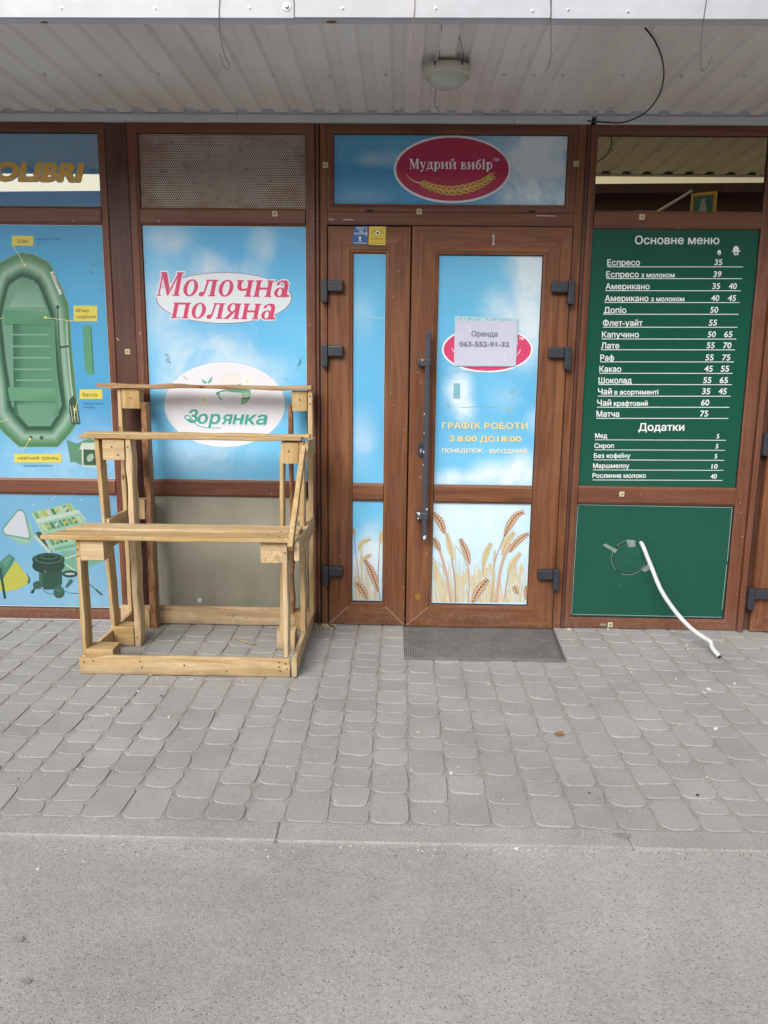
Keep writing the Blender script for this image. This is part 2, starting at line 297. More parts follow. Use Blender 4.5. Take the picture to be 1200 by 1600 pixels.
# ------------------------------------------------------------------ mesh helpers
class MB:
    def __init__(s): s.bm = bmesh.new(); s.slots = []
    def mi(s, m):
        if m not in s.slots: s.slots.append(m)
        return s.slots.index(m)
    def box(s, x0, x1, y0, y1, z0, z1, m, bev=0.0, seg=1):
        i = s.mi(m); b = s.bm
        v = [b.verts.new(p) for p in ((x0, y0, z0), (x1, y0, z0), (x1, y1, z0), (x0, y1, z0), (x0, y0, z1), (x1, y0, z1), (x1, y1, z1), (x0, y1, z1))]
        fs = [b.faces.new([v[k] for k in q]) for q in ((0, 3, 2, 1), (4, 5, 6, 7), (0, 1, 5, 4), (1, 2, 6, 5), (2, 3, 7, 6), (3, 0, 4, 7))]
        for f in fs: f.material_index = i
        if bev:
            es = {e for f in fs for e in f.edges}
            r = bmesh.ops.bevel(b, geom=list(es), offset=bev, segments=seg, affect='EDGES', profile=.5)
            for f in r['faces']: f.material_index = i
        return v
    def quad(s, pts, m):
        f = s.bm.faces.new([s.bm.verts.new(p) for p in pts]); f.material_index = s.mi(m); return f
    def prism(s, pts, y0, y1, m):            # outline in the xz plane, thick from y0 (front) to y1
        i = s.mi(m); a = [s.bm.verts.new((p[0], y0, p[1])) for p in pts]; c = [s.bm.verts.new((p[0], y1, p[1])) for p in pts]
        n = len(pts); s.bm.faces.new(a).material_index = i; s.bm.faces.new(c[::-1]).material_index = i
        for k in range(n): s.bm.faces.new((a[k], c[k], c[(k+1) % n], a[(k+1) % n])).material_index = i
    def lathe(s, prof, cx, cy, m, n=32, smooth=True):   # prof: (radius, z)
        i = s.mi(m); rings = []
        for r, z in prof:
            rings.append([s.bm.verts.new((cx+r*math.cos(2*math.pi*k/n), cy+r*math.sin(2*math.pi*k/n), z)) for k in range(n)] if r > 0 else [s.bm.verts.new((cx, cy, z))])
        for a, c in zip(rings, rings[1:]):
            for k in range(n):
                A, B = a[k % len(a)], a[(k+1) % len(a)]; D, E = c[k % len(c)], c[(k+1) % len(c)]
                vs = [A, B, E, D]; u = []
                [u.append(x) for x in vs if x not in u]
                if len(u) > 2: f = s.bm.faces.new(u); f.material_index = i; f.smooth = smooth
    def tube(s, pts, r, m, n=8, cap=True):
        i = s.mi(m); pts = [Vector(p) for p in pts]; rings = []
        up_ = Vector((0, 0, 1)); prev = None
        for k, p in enumerate(pts):
            t = (pts[min(k+1, len(pts)-1)]-pts[max(k-1, 0)]).normalized()
            if prev is None: prev = t.orthogonal().normalized()
            a = (prev - t*prev.dot(t)).normalized(); prev = a; c = t.cross(a)
            rr = r[k] if isinstance(r, (list, tuple)) else r
            rings.append([s.bm.verts.new(p+(a*math.cos(2*math.pi*j/n)+c*math.sin(2*math.pi*j/n))*rr) for j in range(n)])
        for a, c in zip(rings, rings[1:]):
            for j in range(n):
                f = s.bm.faces.new((a[j], a[(j+1) % n], c[(j+1) % n], c[j])); f.material_index = i; f.smooth = True
        if cap:
            s.bm.faces.new(rings[0][::-1]).material_index = i; s.bm.faces.new(rings[-1]).material_index = i
    def build(s, name, parent=None, recalc=True):
        if recalc: bmesh.ops.recalc_face_normals(s.bm, faces=s.bm.faces)
        me = bpy.data.meshes.new(name); s.bm.to_mesh(me); s.bm.free()
        for m in s.slots: me.materials.append(m)
        o = bpy.data.objects.new(name, me); C.objects.link(o)
        if parent: o.parent = parent; o.matrix_parent_inverse = Matrix.Translation(-abs_loc(parent))
        return o
def abs_loc(o):
    v = o.location.copy()
    while o.parent: o = o.parent; v = v + o.location if False else v
    return v
def tag(o, label=None, cat=None, group=None, kind=None):
    if label: o['label'] = label
    if cat: o['category'] = cat
    if group: o['group'] = group
    if kind: o['kind'] = kind
    return o
def thing(name, label, cat, loc, group=None):
    o = bpy.data.objects.new(name, None); C.objects.link(o); o.location = loc; o.empty_display_size = .05
    return tag(o, label, cat, group)
def spline(pts, n=8):                                 # Catmull-Rom
    pts = [Vector(p) for p in pts]; P = [pts[0]]+pts+[pts[-1]]; out = []
    for k in range(1, len(P)-2):
        a, b, c, d = P[k-1:k+3]
        for j in range(n):
            t = j/n; out.append(.5*((2*b)+(c-a)*t+(2*a-5*b+4*c-d)*t*t+(3*b-a-3*c+d)*t**3))
    return out+[pts[-1]]

# ------------------------------------------------------------------ print artwork (flat, coloured per vertex)
_tc = {}
def text_mesh(s, bold=0):
    """outlines of the built-in font, each contour filled on its own with the holes that lie in it"""
    if s in _tc: return _tc[s]
    cu = bpy.data.curves.new('t', 'FONT'); cu.body = s; cu.size = 1; cu.resolution_u = 3; cu.fill_mode = 'NONE'
    o = bpy.data.objects.new('t', cu); C.objects.link(o)
    dg = bpy.context.evaluated_depsgraph_get(); me = bpy.data.meshes.new_from_object(o.evaluated_get(dg))
    P = [(v.co.x, v.co.y) for v in me.vertices]; nb = {}
    for e in me.edges: a, b = e.vertices; nb.setdefault(a, []).append(b); nb.setdefault(b, []).append(a)
    bpy.data.objects.remove(o); bpy.data.curves.remove(cu); bpy.data.meshes.remove(me)
    seen = set(); loops = []
    for st in sorted(nb):
        if st in seen: continue
        lp_ = [st]; seen.add(st); cur, prev = (nb[st][1] if st+1 not in nb[st] else st+1), st
        while cur != st and cur not in seen:
            lp_.append(cur); seen.add(cur); nx_ = [q for q in nb[cur] if q != prev]
            if not nx_: break
            prev, cur = cur, nx_[0]
        if len(lp_) > 2: loops.append([P[k] for k in lp_])
    # one constrained triangulation of all contours; keep the triangles with a non-zero winding number
    pts, edges = [], []
    for l in loops:
        b = len(pts); pts += [Vector(p) for p in l]; edges += [(b+k, b+(k+1) % len(l)) for k in range(len(l))]
    vo, eo, fo = delaunay_2d_cdt(pts, edges, [], 0, 1e-6)[:3]
    def winding(x, y):
        w_ = 0
        for l in loops:
            for k in range(len(l)):
                (xa, ya), (xb, yb) = l[k], l[(k+1) % len(l)]
                if (ya > y) != (yb > y) and x < (xb-xa)*(y-ya)/(yb-ya)+xa: w_ += 1 if yb > ya else -1
        return w_
    Fs = []
    for f in fo:
        cx, cy = sum(vo[q].x for q in f)/len(f), sum(vo[q].y for q in f)/len(f)
        if winding(cx, cy): Fs.append(tuple(f))
    V = [(v.x, v.y, 0) for v in vo]
    _tc[s] = (V, Fs); return V, Fs
CAPH = max(v[1] for v in text_mesh('Н', 0)[0])
class Art:
    """vertices given in photo pixels are measured onto the wall plane y = Y"""
    STEP = .000012
    def __init__(s, Y, step=.000003): s.STEP = step; s.Y = Y; s.v = []; s.f = []; s.c = []; s.y = Y
    def _w(s, p): q = W(p[0], p[1], s.Y); return (q.x, s.y, q.z)
    def poly(s, pts, col, cols=None):
        s.y -= s.STEP; b = len(s.v)
        s.v += [s._w(p) for p in pts]; s.c += cols or [col]*len(pts); s.f.append(tuple(range(b, b+len(pts))))
    def strip(s, A, B, ca, cb, closed=True):
        s.y -= s.STEP; b = len(s.v); n = len(A); s.v += [s._w(p) for p in A]+[s._w(p) for p in B]; s.c += [ca]*n+[cb]*n
        for k in range(n if closed else n-1): s.f.append((b+k, b+(k+1) % n, b+n+(k+1) % n, b+n+k))
    def ell(s, cx, cy, rx, ry, col, ang=0, n=40, a0=0, a1=360):
        ca, sa = math.cos(R(ang)), math.sin(R(ang)); pts = []
        full = abs(a1-a0) >= 360
        for k in range(n if full else n+1):
            t = R(a0+(a1-a0)*k/n); x, y = rx*math.cos(t), ry*math.sin(t); pts.append((cx+x*ca-y*sa, cy+x*sa+y*ca))
        s.poly(pts, col)
    def line(s, pts, w_, col, w2=None):
        L_, Rr = [], []; n = len(pts)
        for k, p in enumerate(pts):
            a, b = pts[max(k-1, 0)], pts[min(k+1, n-1)]; dx, dy = b[0]-a[0], b[1]-a[1]; l = math.hypot(dx, dy) or 1
            ww = (w_ if w2 is None else w_+(w2-w_)*k/max(1, n-1))/2; L_.append((p[0]-dy/l*ww, p[1]+dx/l*ww)); Rr.append((p[0]+dy/l*ww, p[1]-dx/l*ww))
        s.strip(L_, Rr, col, col, closed=False)
    def curve(s, pts, w_, col, w2=None, n=8): s.line([(p.x, p.y) for p in spline([Vector((a, b, 0)) for a, b in pts], n)], w_, col, w2)
    def arc(s, cx, cy, rx, ry, w_, col, a0=0, a1=360, n=48):
        s.line([(cx+rx*math.cos(R(a0+(a1-a0)*k/n)), cy+ry*math.sin(R(a0+(a1-a0)*k/n))) for k in range(n+1)], w_, col)
    def text(s, st, x0, x1, yb, cap, col, bold=.02, shear=0, dy=0, dark=None, rot=None):
        """x0..x1 pixel extent, yb baseline, cap capital height, all in pixels; dy: rise of baseline over its width"""
        V, Fs = text_mesh(st, 0)
        if not V: return
        mn, mxx = min(v[0] for v in V)-bold, max(v[0] for v in V)+bold
        dirs = [(0, 0)] if bold < .004 else [(math.cos(k*math.pi/(3 if bold < .05 else 6)), math.sin(k*math.pi/(3 if bold < .05 else 6))) for k in range(6 if bold < .05 else 12)]
        if bold >= .05: dirs.append((0, 0))
        y_keep = s.y
        for q, (ox, oy) in enumerate(dirs): s._glyphs([(x+ox*bold, y+oy*bold, z) for x, y, z in V], Fs, mn, mxx, x0, x1, yb, cap, col, shear, dy, rot, y_keep-.000022*(q+1))
        s.y = y_keep
    def _glyphs(s, V, Fs, mn, mxx, x0, x1, yb, cap, col, shear, dy, rot, yy):
        b = len(s.v); s.y = yy
        for (x, y, lay) in V:
            s.y = yy-lay*.000004
            t = (x-mn)/(mxx-mn); h = y/CAPH*cap; px = x0+(x1-x0)*t+shear*h; py = yb+dy*t-h
            if rot: a = R(rot); dx, dyy = px-x0, py-yb; px, py = x0+dx*math.cos(a)-dyy*math.sin(a), yb+dx*math.sin(a)+dyy*math.cos(a)
            s.v.append(s._w((px, py))); s.c.append(col)
        s.f += [tuple(b+i for i in f) for f in Fs]
    def build(s, name, parent=None, mat_='print', tone=None):
        if tone: s.c = [tuple(v*t for v, t in zip(c, tone)) for c in s.c]
        fs = []
        for f in s.f:                        # every face looks out to the street
            n_ = sum(s.v[f[k]][0]*s.v[f[(k+1) % len(f)]][2]-s.v[f[(k+1) % len(f)]][0]*s.v[f[k]][2] for k in range(len(f)))
            if abs(n_) > 1e-12: fs.append(tuple(f) if n_ > 0 else tuple(f)[::-1])
        me = bpy.data.meshes.new(name); me.from_pydata(s.v, [], fs)
        a = me.color_attributes.new('Col', 'FLOAT_COLOR', 'POINT')
        for k, c in enumerate(s.c): a.data[k].color = (c[0], c[1], c[2], 1)
        me.materials.append(M[mat_]); o = bpy.data.objects.new(name, me); C.objects.link(o)
        if parent: o.parent = parent; o.matrix_parent_inverse = Matrix.Translation(-parent.location)
        return o

# bold roman letters built from stems, bowls and serifs: (width, [primitives]); cap height 1, x height .70
def SR(x, y0, y1, w_=.2, sf=.07, top=True, bot=True):        # stem with serifs
    o = [('r', x, y0, x+w_, y1)]
    if top: o.append(('r', x-sf, y1-.055, x+w_+sf, y1))
    if bot: o.append(('r', x-sf, y0, x+w_+sf, y0+.055))
    return o
XH = .70
GL = {
 'М': (1.16, SR(.08, 0, 1, .07)+SR(.86, 0, 1, .2)+[('p', [(.04, 1), (.30, 1), (.58, .32), (.52, .02)]), ('p', [(.50, .02), (.58, .02), (.93, .95), (.86, 1)]), ('r', .0, .945, .3, 1)]),
 'у': (.74, [('p', [(.0, XH), (.34, XH), (.34, XH-.05), (.28, XH-.06), (.44, .25), (.36, 0)]), ('p', [(.62, XH), (.70, XH), (.40, -.12), (.30, -.25), (.28, -.18)]), ('r', -.02, XH-.055, .36, XH), ('r', .50, XH-.055, .76, XH), ('e', .19, -.19, .12, .09)]),
 'д': (.82, [('r', .0, .0, .82, .09), ('r', .0, -.17, .08, .05), ('r', .74, -.17, .82, .05), ('r', .50, .05, .70, XH), ('p', [(.12, .05), (.22, .08), (.36, XH), (.26, XH)]), ('r', .22, XH-.06, .76, XH)]),
 'р': (.80, SR(.10, -.25, XH, .2)+[('b', .46, .35, .30, .36, .17, .06)]),
 'и': (.90, SR(.08, 0, XH, .2)+SR(.62, 0, XH, .2)+[('p', [(.26, .10), (.26, .2), (.64, XH-.1), (.64, XH-.2)])]),
 'в': (.74, SR(.08, 0, XH, .2)+[('b', .38, .18, .30, .185, .15, .05), ('b', .36, .53, .26, .17, .14, .05)]),
 'б': (.76, [('b', .38, .31, .34, .32, .19, .06), ('p', [(.04, .3), (.2, .35), (.3, .78), (.16, .72)]), ('p', [(.14, .70), (.28, .84), (.66, .98), (.68, 1.02), (.64, .84), (.34, .72)])]),
 'і': (.42, SR(.11, 0, XH, .2)+[('e', .21, .88, .12, .11)]),
 'о': (.76, [('b', .38, .35, .35, .36, .19, .06)]),
 'л': (.84, SR(.56, 0, XH, .2, top=False)+[('p', [(.20, .1), (.29, .1), (.40, XH), (.30, XH)]), ('r', .24, XH-.06, .84, XH), ('e', .14, .09, .13, .10), ('r', .14, 0, .25, .1)]),
 'ч': (.86, SR(.58, 0, XH, .2)+SR(.08, .38, XH, .2, bot=False)+[('p', [(.09, .42), (.28, .42), (.36, .33), (.60, .36), (.60, .27), (.30, .24), (.15, .3)])]),
 'н': (.92, SR(.08, 0, XH, .2)+SR(.64, 0, XH, .2)+[('r', .26, .31, .66, .40)]),
 'а': (.78, [('r', .46, .0, .66, .58), ('b', .30, .20, .27, .21, .17, .05), ('p', [(.08, .50), (.10, .62), (.3, .715), (.55, .70), (.66, .56), (.46, .54), (.34, .64), (.24, .62), (.2, .5)]), ('p', [(.6, .0), (.80, .02), (.80, .08), (.64, .12)])]),
 'п': (.92, SR(.08, 0, XH, .2)+SR(.64, 0, XH, .2)+[('r', .26, XH-.09, .66, XH)]),
 'я': (.78, SR(.50, 0, XH, .2)+[('b', .34, .50, .27, .21, .15, .05), ('p', [(.28, .30), (.48, .32), (.22, 0), (-.02, 0), (-.02, .05), (.06, .06)])]),
 'й': (.90, SR(.08, 0, XH, .2)+SR(.62, 0, XH, .2)+[('p', [(.26, .10), (.26, .2), (.64, XH-.1), (.64, XH-.2)]), ('p', [(.24, .98), (.36, .98), (.45, .88), (.54, .98), (.66, .98), (.6, .82), (.45, .77), (.3, .82)])]),
 ' ': (.40, []), 'Т': (.8, SR(.3, 0, 1, .2, top=False)+[('r', 0, .9, .8, 1)]),
}
def roman(A, st, x0, x1, yb, cap, col, shear=0, grow=0, dy=0, track=.06):
    tw = sum(GL[c][0]+track for c in st)-track; k = (x1-x0)/tw; x = 0
    for c in st:
        wd, prims = GL[c]
        def T(p): return (x0+(x+p[0])*k+shear*p[1]*cap, yb+dy*((x+p[0])/tw)-p[1]*cap)
        for q in prims:
            if q[0] == 'r': g = grow; a, b, c_, d = q[1:]; A.poly([T((a-g, b-g)), T((c_+g, b-g)), T((c_+g, d+g)), T((a-g, d+g))], col)
            elif q[0] == 'p':
                A.poly([T(p) for p in q[1]], col)
                if grow:
                    pts = [T(p) for p in q[1]]; A.line(pts+[pts[0]], 2*grow*cap, col)
            elif q[0] == 'e': A.poly([T((q[1]+(q[3]+grow)*math.cos(t/16*math.pi), q[2]+(q[4]+grow)*math.sin(t/16*math.pi))) for t in range(32)], col)
            elif q[0] == 'b':
                _, cx, cy, rx, ry, tx, ty = q
                O = [T((cx+(rx+grow)*math.cos(t/20*math.pi), cy+(ry+grow)*math.sin(t/20*math.pi))) for t in range(40)]
                I = [T((cx+max(.01, rx-tx-grow)*math.cos(t/20*math.pi), cy+max(.01, ry-ty-grow)*math.sin(t/20*math.pi))) for t in range(40)]
                A.strip(O, I, col, col)
        x += wd+track

# ================================================================== GROUND
gm = MB(); gm.quad([(-60, -60, -.03), (60, -60, -.03), (60, 60, -.03), (-60, 60, -.03)], M['concrete']); tag(gm.build('ground'), kind='structure')
am = MB()
# asphalt sheet with a slightly uneven surface near the camera
def grid(mb, x0, x1, y0, y1, nx, ny, zf, mat_):
    i = mb.mi(mat_); V = [[mb.bm.verts.new((x0+(x1-x0)*a/nx, y0+(y1-y0)*b/ny, zf(x0+(x1-x0)*a/nx, y0+(y1-y0)*b/ny))) for a in range(nx+1)] for b in range(ny+1)]
    for b in range(ny):
        for a in range(nx): f = mb.bm.faces.new((V[b][a], V[b][a+1], V[b+1][a+1], V[b+1][a])); f.material_index = i; f.smooth = True
grid(am, -30, 30, -12.0, -2.055, 240, 60, lambda x, y: -.012+.003*noise.noise((x*1.5, y*1.5, 3)), M['asphalt'])
tag(am.build('asphalt_road'), kind='structure')
pm = MB(); pm.box(-8, 8, -1.96, .15, -.06, -.0032, M['sand']); pave = tag(pm.build('pavement'), kind='structure')
# kerb stones, laid flush
kx = -0.367-1.103*7; kerb = None
km = MB(); km.box(-8.1, 8.1, -2.05, -1.962, -.09, -.003, M['sand']); kerb = tag(km.build('kerb'), kind='structure')
for k in range(14):
    b = MB(); x0 = kx+1.103*k
    b.box(x0+.0015, x0+1.1015, -2.057, -1.961, -.08, .001+random.uniform(-.002, .002), M['kerb'], .006, 2)
    for v in b.bm.verts:
        if v.co.y < -2.045 and v.co.z > -.02: v.co.y += random.uniform(-.003, .003); v.co.z -= random.uniform(0, .003)
    b.build('kerb_stone', kerb)
# pavers
PITCH_X = .1345; LEN = (.094, .129, .187)
rng = random.Random(11); cells = []
for ci in range(-17, 16):
    xc = -.017 - .0665 + PITCH_X*ci
    y = -1.958 ; first = True
    while y < .02:
        l = rng.choices(LEN, (3, 4, 2.6))[0]
        if y + l > .03: l = max(.05, .03-y)
        cells.append((xc, y, l)); y += l
def paver_bm(bm, cx, cy, w_, l, seed, z0=-.03):
    rg = random.Random(seed); n_c = 4; hw, hl = w_/2-rg.uniform(.003, .0052), l/2-rg.uniform(.003, .0058); r = min(.036, hl*.72)*rg.uniform(.6, 1.1); out = []
    jit = [rg.uniform(-.0042, .0042) for _ in range(8)]
    for q, (sx, sy) in enumerate(((1, 1), (-1, 1), (-1, -1), (1, -1))):
        for j in range(n_c):
            a = math.pi/2*q+math.pi/2*j/(n_c-1)
            out.append((sx*(hw-r)+r*math.cos(a)+jit[q], sy*(hl-r)+r*math.sin(a)+jit[4+q]))
    zt = rg.uniform(-.0014, .0022); tx, ty = rg.uniform(-.010, .010), rg.uniform(-.008, .008)
    def ring(k, z): return [bm.verts.new((cx+x*k, cy+y*k, z+zt+x*tx+y*ty)) for x, y in out]
    a, b, c = ring(1, z0), ring(1, -.0028), ring(.972, 0); m = len(out)
    for p, q in ((a, b), (b, c)):
        for k in range(m): f = bm.faces.new((p[k], p[(k+1) % m], q[(k+1) % m], q[k])); f.smooth = False
    f = bm.faces.new(c)
cells_v = []
for (xc, y, l) in cells:
    p = Vector((xc+PITCH_X/2, y+l/2, 0)); d = p-EYE; zc = d.dot(fw); px = 600+F*d.dot(rt)/zc
    vis = -60 < px < 1260; cells_v.append((not vis, y, xc, l))
cells_v.sort()
rest = bmesh.new(); cnt = 0
for k, (nv, y, xc, l) in enumerate(cells_v):
    if k < 298:
        bm = bmesh.new(); paver_bm(bm, 0, 0, PITCH_X, l, k); me = bpy.data.meshes.new('paver'); bm.to_mesh(me); bm.free(); me.materials.append(M['paver'])
        o = bpy.data.objects.new('paver', me); C.objects.link(o); o.location = (xc+PITCH_X/2, y+l/2, 0); o.parent = pave
    else: paver_bm(rest, xc+PITCH_X/2, y+l/2, PITCH_X, l, k)
me = bpy.data.meshes.new('paver'); rest.to_mesh(me); rest.free(); me.materials.append(M['paver'])
o = bpy.data.objects.new('paver', me); C.objects.link(o); o.parent = pave; o['kind'] = 'stuff'

# ================================================================== SHOP BUILDING
shop = thing('shop_building', 'long kiosk building with brown wood look shopfront under a ribbed canopy', 'building', (0, .1, 0))
ZT = 2.655
def ring_frame(mb, x0, x1, z0, z1, l, r, b, t, yf, yg, mv, mh, lip=.006):
    """mitred frame: face at yf, sloped glazing bead down to the pane at yg"""
    O = (x0, x1, z0, z1); I = (x0+l, x1-r, z0+b, z1-t)
    def loop(inx, y):           # inx: distance list from outer (positive) or from inner (negative)
        if inx >= 0: q = (O[0]+inx, O[1]-inx, O[2]+inx, O[3]-inx)
        else: q = (I[0]+inx, I[1]-inx, I[2]+inx, I[3]-inx)
        return [(q[0], y, q[2]), (q[1], y, q[2]), (q[1], y, q[3]), (q[0], y, q[3])]
    loops = [loop(0, yg+.03), loop(0, yf+.003), loop(.003, yf), loop(-.020, yf), loop(-.017, yf+.004), loop(-.004, yf+.007), loop(-.0005, yg+.004)]
    for A_, B_ in zip(loops, loops[1:]):
        for k in range(4):
            gk = A_ is loops[-2]
            f = mb.bm.faces.new([mb.bm.verts.new(p) for p in (A_[k], A_[(k+1) % 4], B_[(k+1) % 4], B_[k])])
            f.material_index = mb.mi(M['seam'] if gk else mh if k in (0, 2) else mv)
def rail(name, parent, x0, x1, z0, z1, yf, m, bead=.012, yg=.018):
    mb = MB(); prof = [(z0+.0005, yg+.004), (z0+.004, yf+.008), (z0+bead, yf+.004), (z0+bead+.003, yf), (z1-bead-.003, yf), (z1-bead, yf+.004), (z1-.004, yf+.008), (z1-.0005, yg+.004)]
    for (za, ya), (zb, yb) in zip(prof, prof[1:]): mb.quad([(x0, ya, za), (x1, ya, za), (x1, yb, zb), (x0, yb, zb)], m)
    return mb.build(name, parent)
def pane(parent, x0, x1, z0, z1, m, y=.0185, name='pane', tilt=0):
    mb = MB(); e = .006; h = (z1-z0)*math.tan(tilt)
    mb.box(x0-e, x1+e, y, y+.006, z0-e, z1+e, m)
    for v in mb.bm.verts: v.co.y += (v.co.z-z0)*math.tan(tilt)
    return mb.build(name, parent)
M['grey_board'] = plain('grey_green_painted_board', (.285, .28, .225), .3, var=.14, scale=5, spec=.5, stretch=(1, 1, .25))
M['white_board'] = plain('white_backing', (.6, .6, .6), .5)
M['green_film'] = plain('deep_green_film', (.0085, .078, .050), .24, var=.06, scale=3, spec=.45)

# window A: boat poster window at the left edge
fA = MB(); ring_frame(fA, -2.75, -1.536, .004, ZT, .05, .042, .066, .053, 0, .018, M['frame_z'], M['frame_x']); wA = fA.build('window', shop)
rail('rail', wA, -2.70, -1.574, 2.156, 2.250, 0, M['frame_x']); rail('rail', wA, -2.70, -1.574, .722, .817, 0, M['frame_x'])
pane(wA, -2.70, -1.578, 2.250, 2.602, M['blue_glass'], .015, tilt=R(.88))
pane(wA, -2.70, -1.578, .817, 2.156, M['white_board']); pane(wA, -2.70, -1.578, .070, .722, M['white_board'])
# post between
pb = MB(); pb.box(-1.535, -1.421, .004, .05, .0, ZT, M['post'], .003); pb.build('post', shop)
# window B
fB = MB(); ring_frame(fB, -1.420, -.458, .004, ZT, .056, .052, .054, .053, 0, .018, M['frame_z'], M['frame_x']); wB = fB.build('window', shop)
rail('rail', wB, -1.366, -.509, 2.156, 2.248, 0, M['frame_x']); rail('rail', wB, -1.366, -.509, .723, .820, 0, M['frame_x'])
pane(wB, -1.364, -.510, 2.248, 2.602, M['perforated'], name='perforated_panel'); pane(wB, -1.364, -.510, .820, 2.156, M['white_board'])
pane(wB, -1.364, -.510, .058, .723, M['grey_board'], name='board')
pb = MB(); pb.box(-.457, -.432, .006, .05, 0, ZT, M['seam']); pb.box(-.452, -.437, -.002, .02, 0, ZT, M['frame_z'], .004); pb.build('post', shop)
# doorway frame C
fC = MB()
fC.box(-.431, -.395, 0, .06, 0, ZT, M['door_z'], .003); fC.box(.876, .921, 0, .06, 0, ZT, M['door_z'], .003)
fC.box(-.395, .876, 0, .06, 2.164, 2.229, M['frame_x'], .003)
fC.box(-.395, .876, .001, .06, 2.612, ZT, M['frame_x'], .003)
fC.box(-.395, .876, .03, .06, 0, .02, M['seam']); fC.box(-.4, .88, .045, .06, 0, 2.19, M['seam']); dw = fC.build('doorway', shop)
fT = MB(); ring_frame(fT, -.395, .876, 2.229, 2.640, .037, .050, .043, .038, -.003, .016, M['frame_z'], M['frame_x']); fT.build('transom', dw)
pane(dw, -.358, .826, 2.272, 2.602, M['white_board'], .017)
# post between C and D, window D, trim and recess beside the neighbouring door
pb = MB(); pb.box(.922, .938, -.006, .05, 0, ZT, M['post'], .003); pb.build('post', shop)
fD = MB(); ring_frame(fD, .940, 1.905, .004, ZT, .042, .072, .066, .053, 0, .018, M['frame_z'], M['frame_x']); wD = fD.build('window', shop)
rail('rail', wD, .980, 1.835, 2.157, 2.248, 0, M['frame_x']); rail('rail', wD, .980, 1.835, .712, .817, 0, M['frame_x'])
pane(wD, .982, 1.833, 2.248, 2.602, M['bronze_glass'], .015, tilt=R(.75))
pane(wD, .982, 1.833, .817, 2.157, M['green_film']); pane(wD, .982, 1.833, .070, .712, M['green_film'])
pb = MB(); pb.box(1.907, 1.937, -.022, .05, 0, ZT, M['frame_z'], .004); pb.box(1.937, 1.975, .02, .05, 0, ZT, M['post']); pb.build('post', shop)

# doors
M['miter'] = plain('miter_line', (.50, .42, .36), .6)
def door(x0, x1, z0, z1, l, r, b, t, rails, name='door'):
    mb = MB(); ring_frame(mb, x0, x1, z0, z1, l, r, b, t, -.014, .006, M['door_z'], M['door_x']); d = mb.build(name, shop)
    for (za, zb) in rails: rail('rail', d, x0+l-.001, x1-r+.001, za, zb, -.014, M['door_x'], yg=.006)
    return d
dL = door(-.390, .040, .006, 2.156, .133, .130, .135, .133, [(.713, .815)])
dR = door(.047, .872, .002, 2.160, .143, .147, .133, .143, [(.709, .813)])
dE = door(1.978, 2.75, .004, 2.160, .14, .14, .133, .143, [(.709, .813)])
pane(dE, 2.12, 2.61, .133, 2.016, M['white_board'], .008)
for d, (a, b) in ((dL, (-.257, -.090)), (dR, (.190, .725))):
    pane(d, a, b, .135 if d is dR else .141, .709 if d is dR else .713, M['white_board'], .008); pane(d, a, b, .813 if d is dR else .815, 2.02, M['white_board'], .008)
# pale open mitre joints at the lower corners
for d, x0, x1, l, r, b in ((dL, -.390, .040, .133, .130, .135), (dR, .047, .872, .143, .147, .133)):
    for sx, xx, ll in ((1, x0, l), (-1, x1, r)):
        if d is dR and sx < 0: continue
        mb = MB(); a = Vector((xx+sx*.004, -.0146, .008)); c = Vector((xx+sx*(ll-.02), -.0146, b-.02)); n = Vector((-(c-a).z, 0, (c-a).x)).normalized()*.0011
        mb.quad([a-n, a+n, c+n, c-n], M['miter']); mb.build('mitre_joint', d, recalc=False)

def hinge(parent, xl, xr, zt, zb, side):
    """wing plate over the leaf, knuckle pin dropping at the jamb"""
    mb = MB(); hz = zt-.062
    if side < 0:
        mb.box(xl, xl+.034, -.052, -.002, zb, zt, M['hinge'], .005, 2); mb.box(xl+.034, xr, -.050, -.012, hz, zt-.004, M['hinge'], .008, 3)
        mb.box(xl+.002, xl+.032, -.056, -.004, zb-.004, zb+.004, M['hinge'], .002)
    else:
        mb.box(xr-.034, xr, -.052, -.002, zb, zt, M['hinge'], .005, 2); mb.box(xl, xr-.034, -.050, -.012, hz, zt-.004, M['hinge'], .008, 3)
        mb.box(xr-.032, xr-.002, -.056, -.004, zb-.004, zb+.004, M['hinge'], .002)
    return mb.build('hinge', parent)
for zt in (1.888, 1.556, .352): hinge(dL, -.424, -.308, zt, zt-.112, -1)
for zt in (1.893, 1.560, .354): hinge(dR, .772, .892, zt, zt-.115, 1)
for zt in (1.118, .262): hinge(dE, 1.938, 2.07, zt, zt-.115, -1)

# long pull bar of the door
mb = MB(); X = .138
bar = [W(671, 517, -.075), W(661, 845, -.075)]
mb.box(X-.013, X+.013, -.085, -.062, bar[1].z, bar[0].z, M['handle'], .005, 2)
for z, wd in ((1.475, .05), (.655, .046)):
    mb.box(X-.012-wd+.022, X+.016, -.088, -.056, z-.026, z+.014, M['handle'], .005, 2); mb.box(X-.050, X-.022, -.062, -.012, z-.022, z+.010, M['handle'], .004, 2)
hb = mb.build('handle', dR)
mb = MB()
for (dx, z, s) in ((.0, bar[1].z+.022, .010), (.007, bar[1].z+.03, .005), (-.038, .668, .005), (-.03, .664, .007), (-.035, .640, .005), (.011, .69, .005), (-.0125, .93, .004), (-.0125, 1.0, .005), (-.0125, 1.10, .004), (-.0125, 1.2, .004), (-.028, 1.482, .004)):
    n = 7; c = Vector((X+dx, -.0886, z)); pts = [c+Vector((s*random.uniform(.5, 1.2)*math.cos(k*6.28/n), 0, 1.3*s*random.uniform(.5, 1.2)*math.sin(k*6.28/n))) for k in range(n)]
    mb.quad(pts, M['chip'])
mb.build('paint_chip', hb, recalc=False)['kind'] = 'stuff'
mb = MB(); 
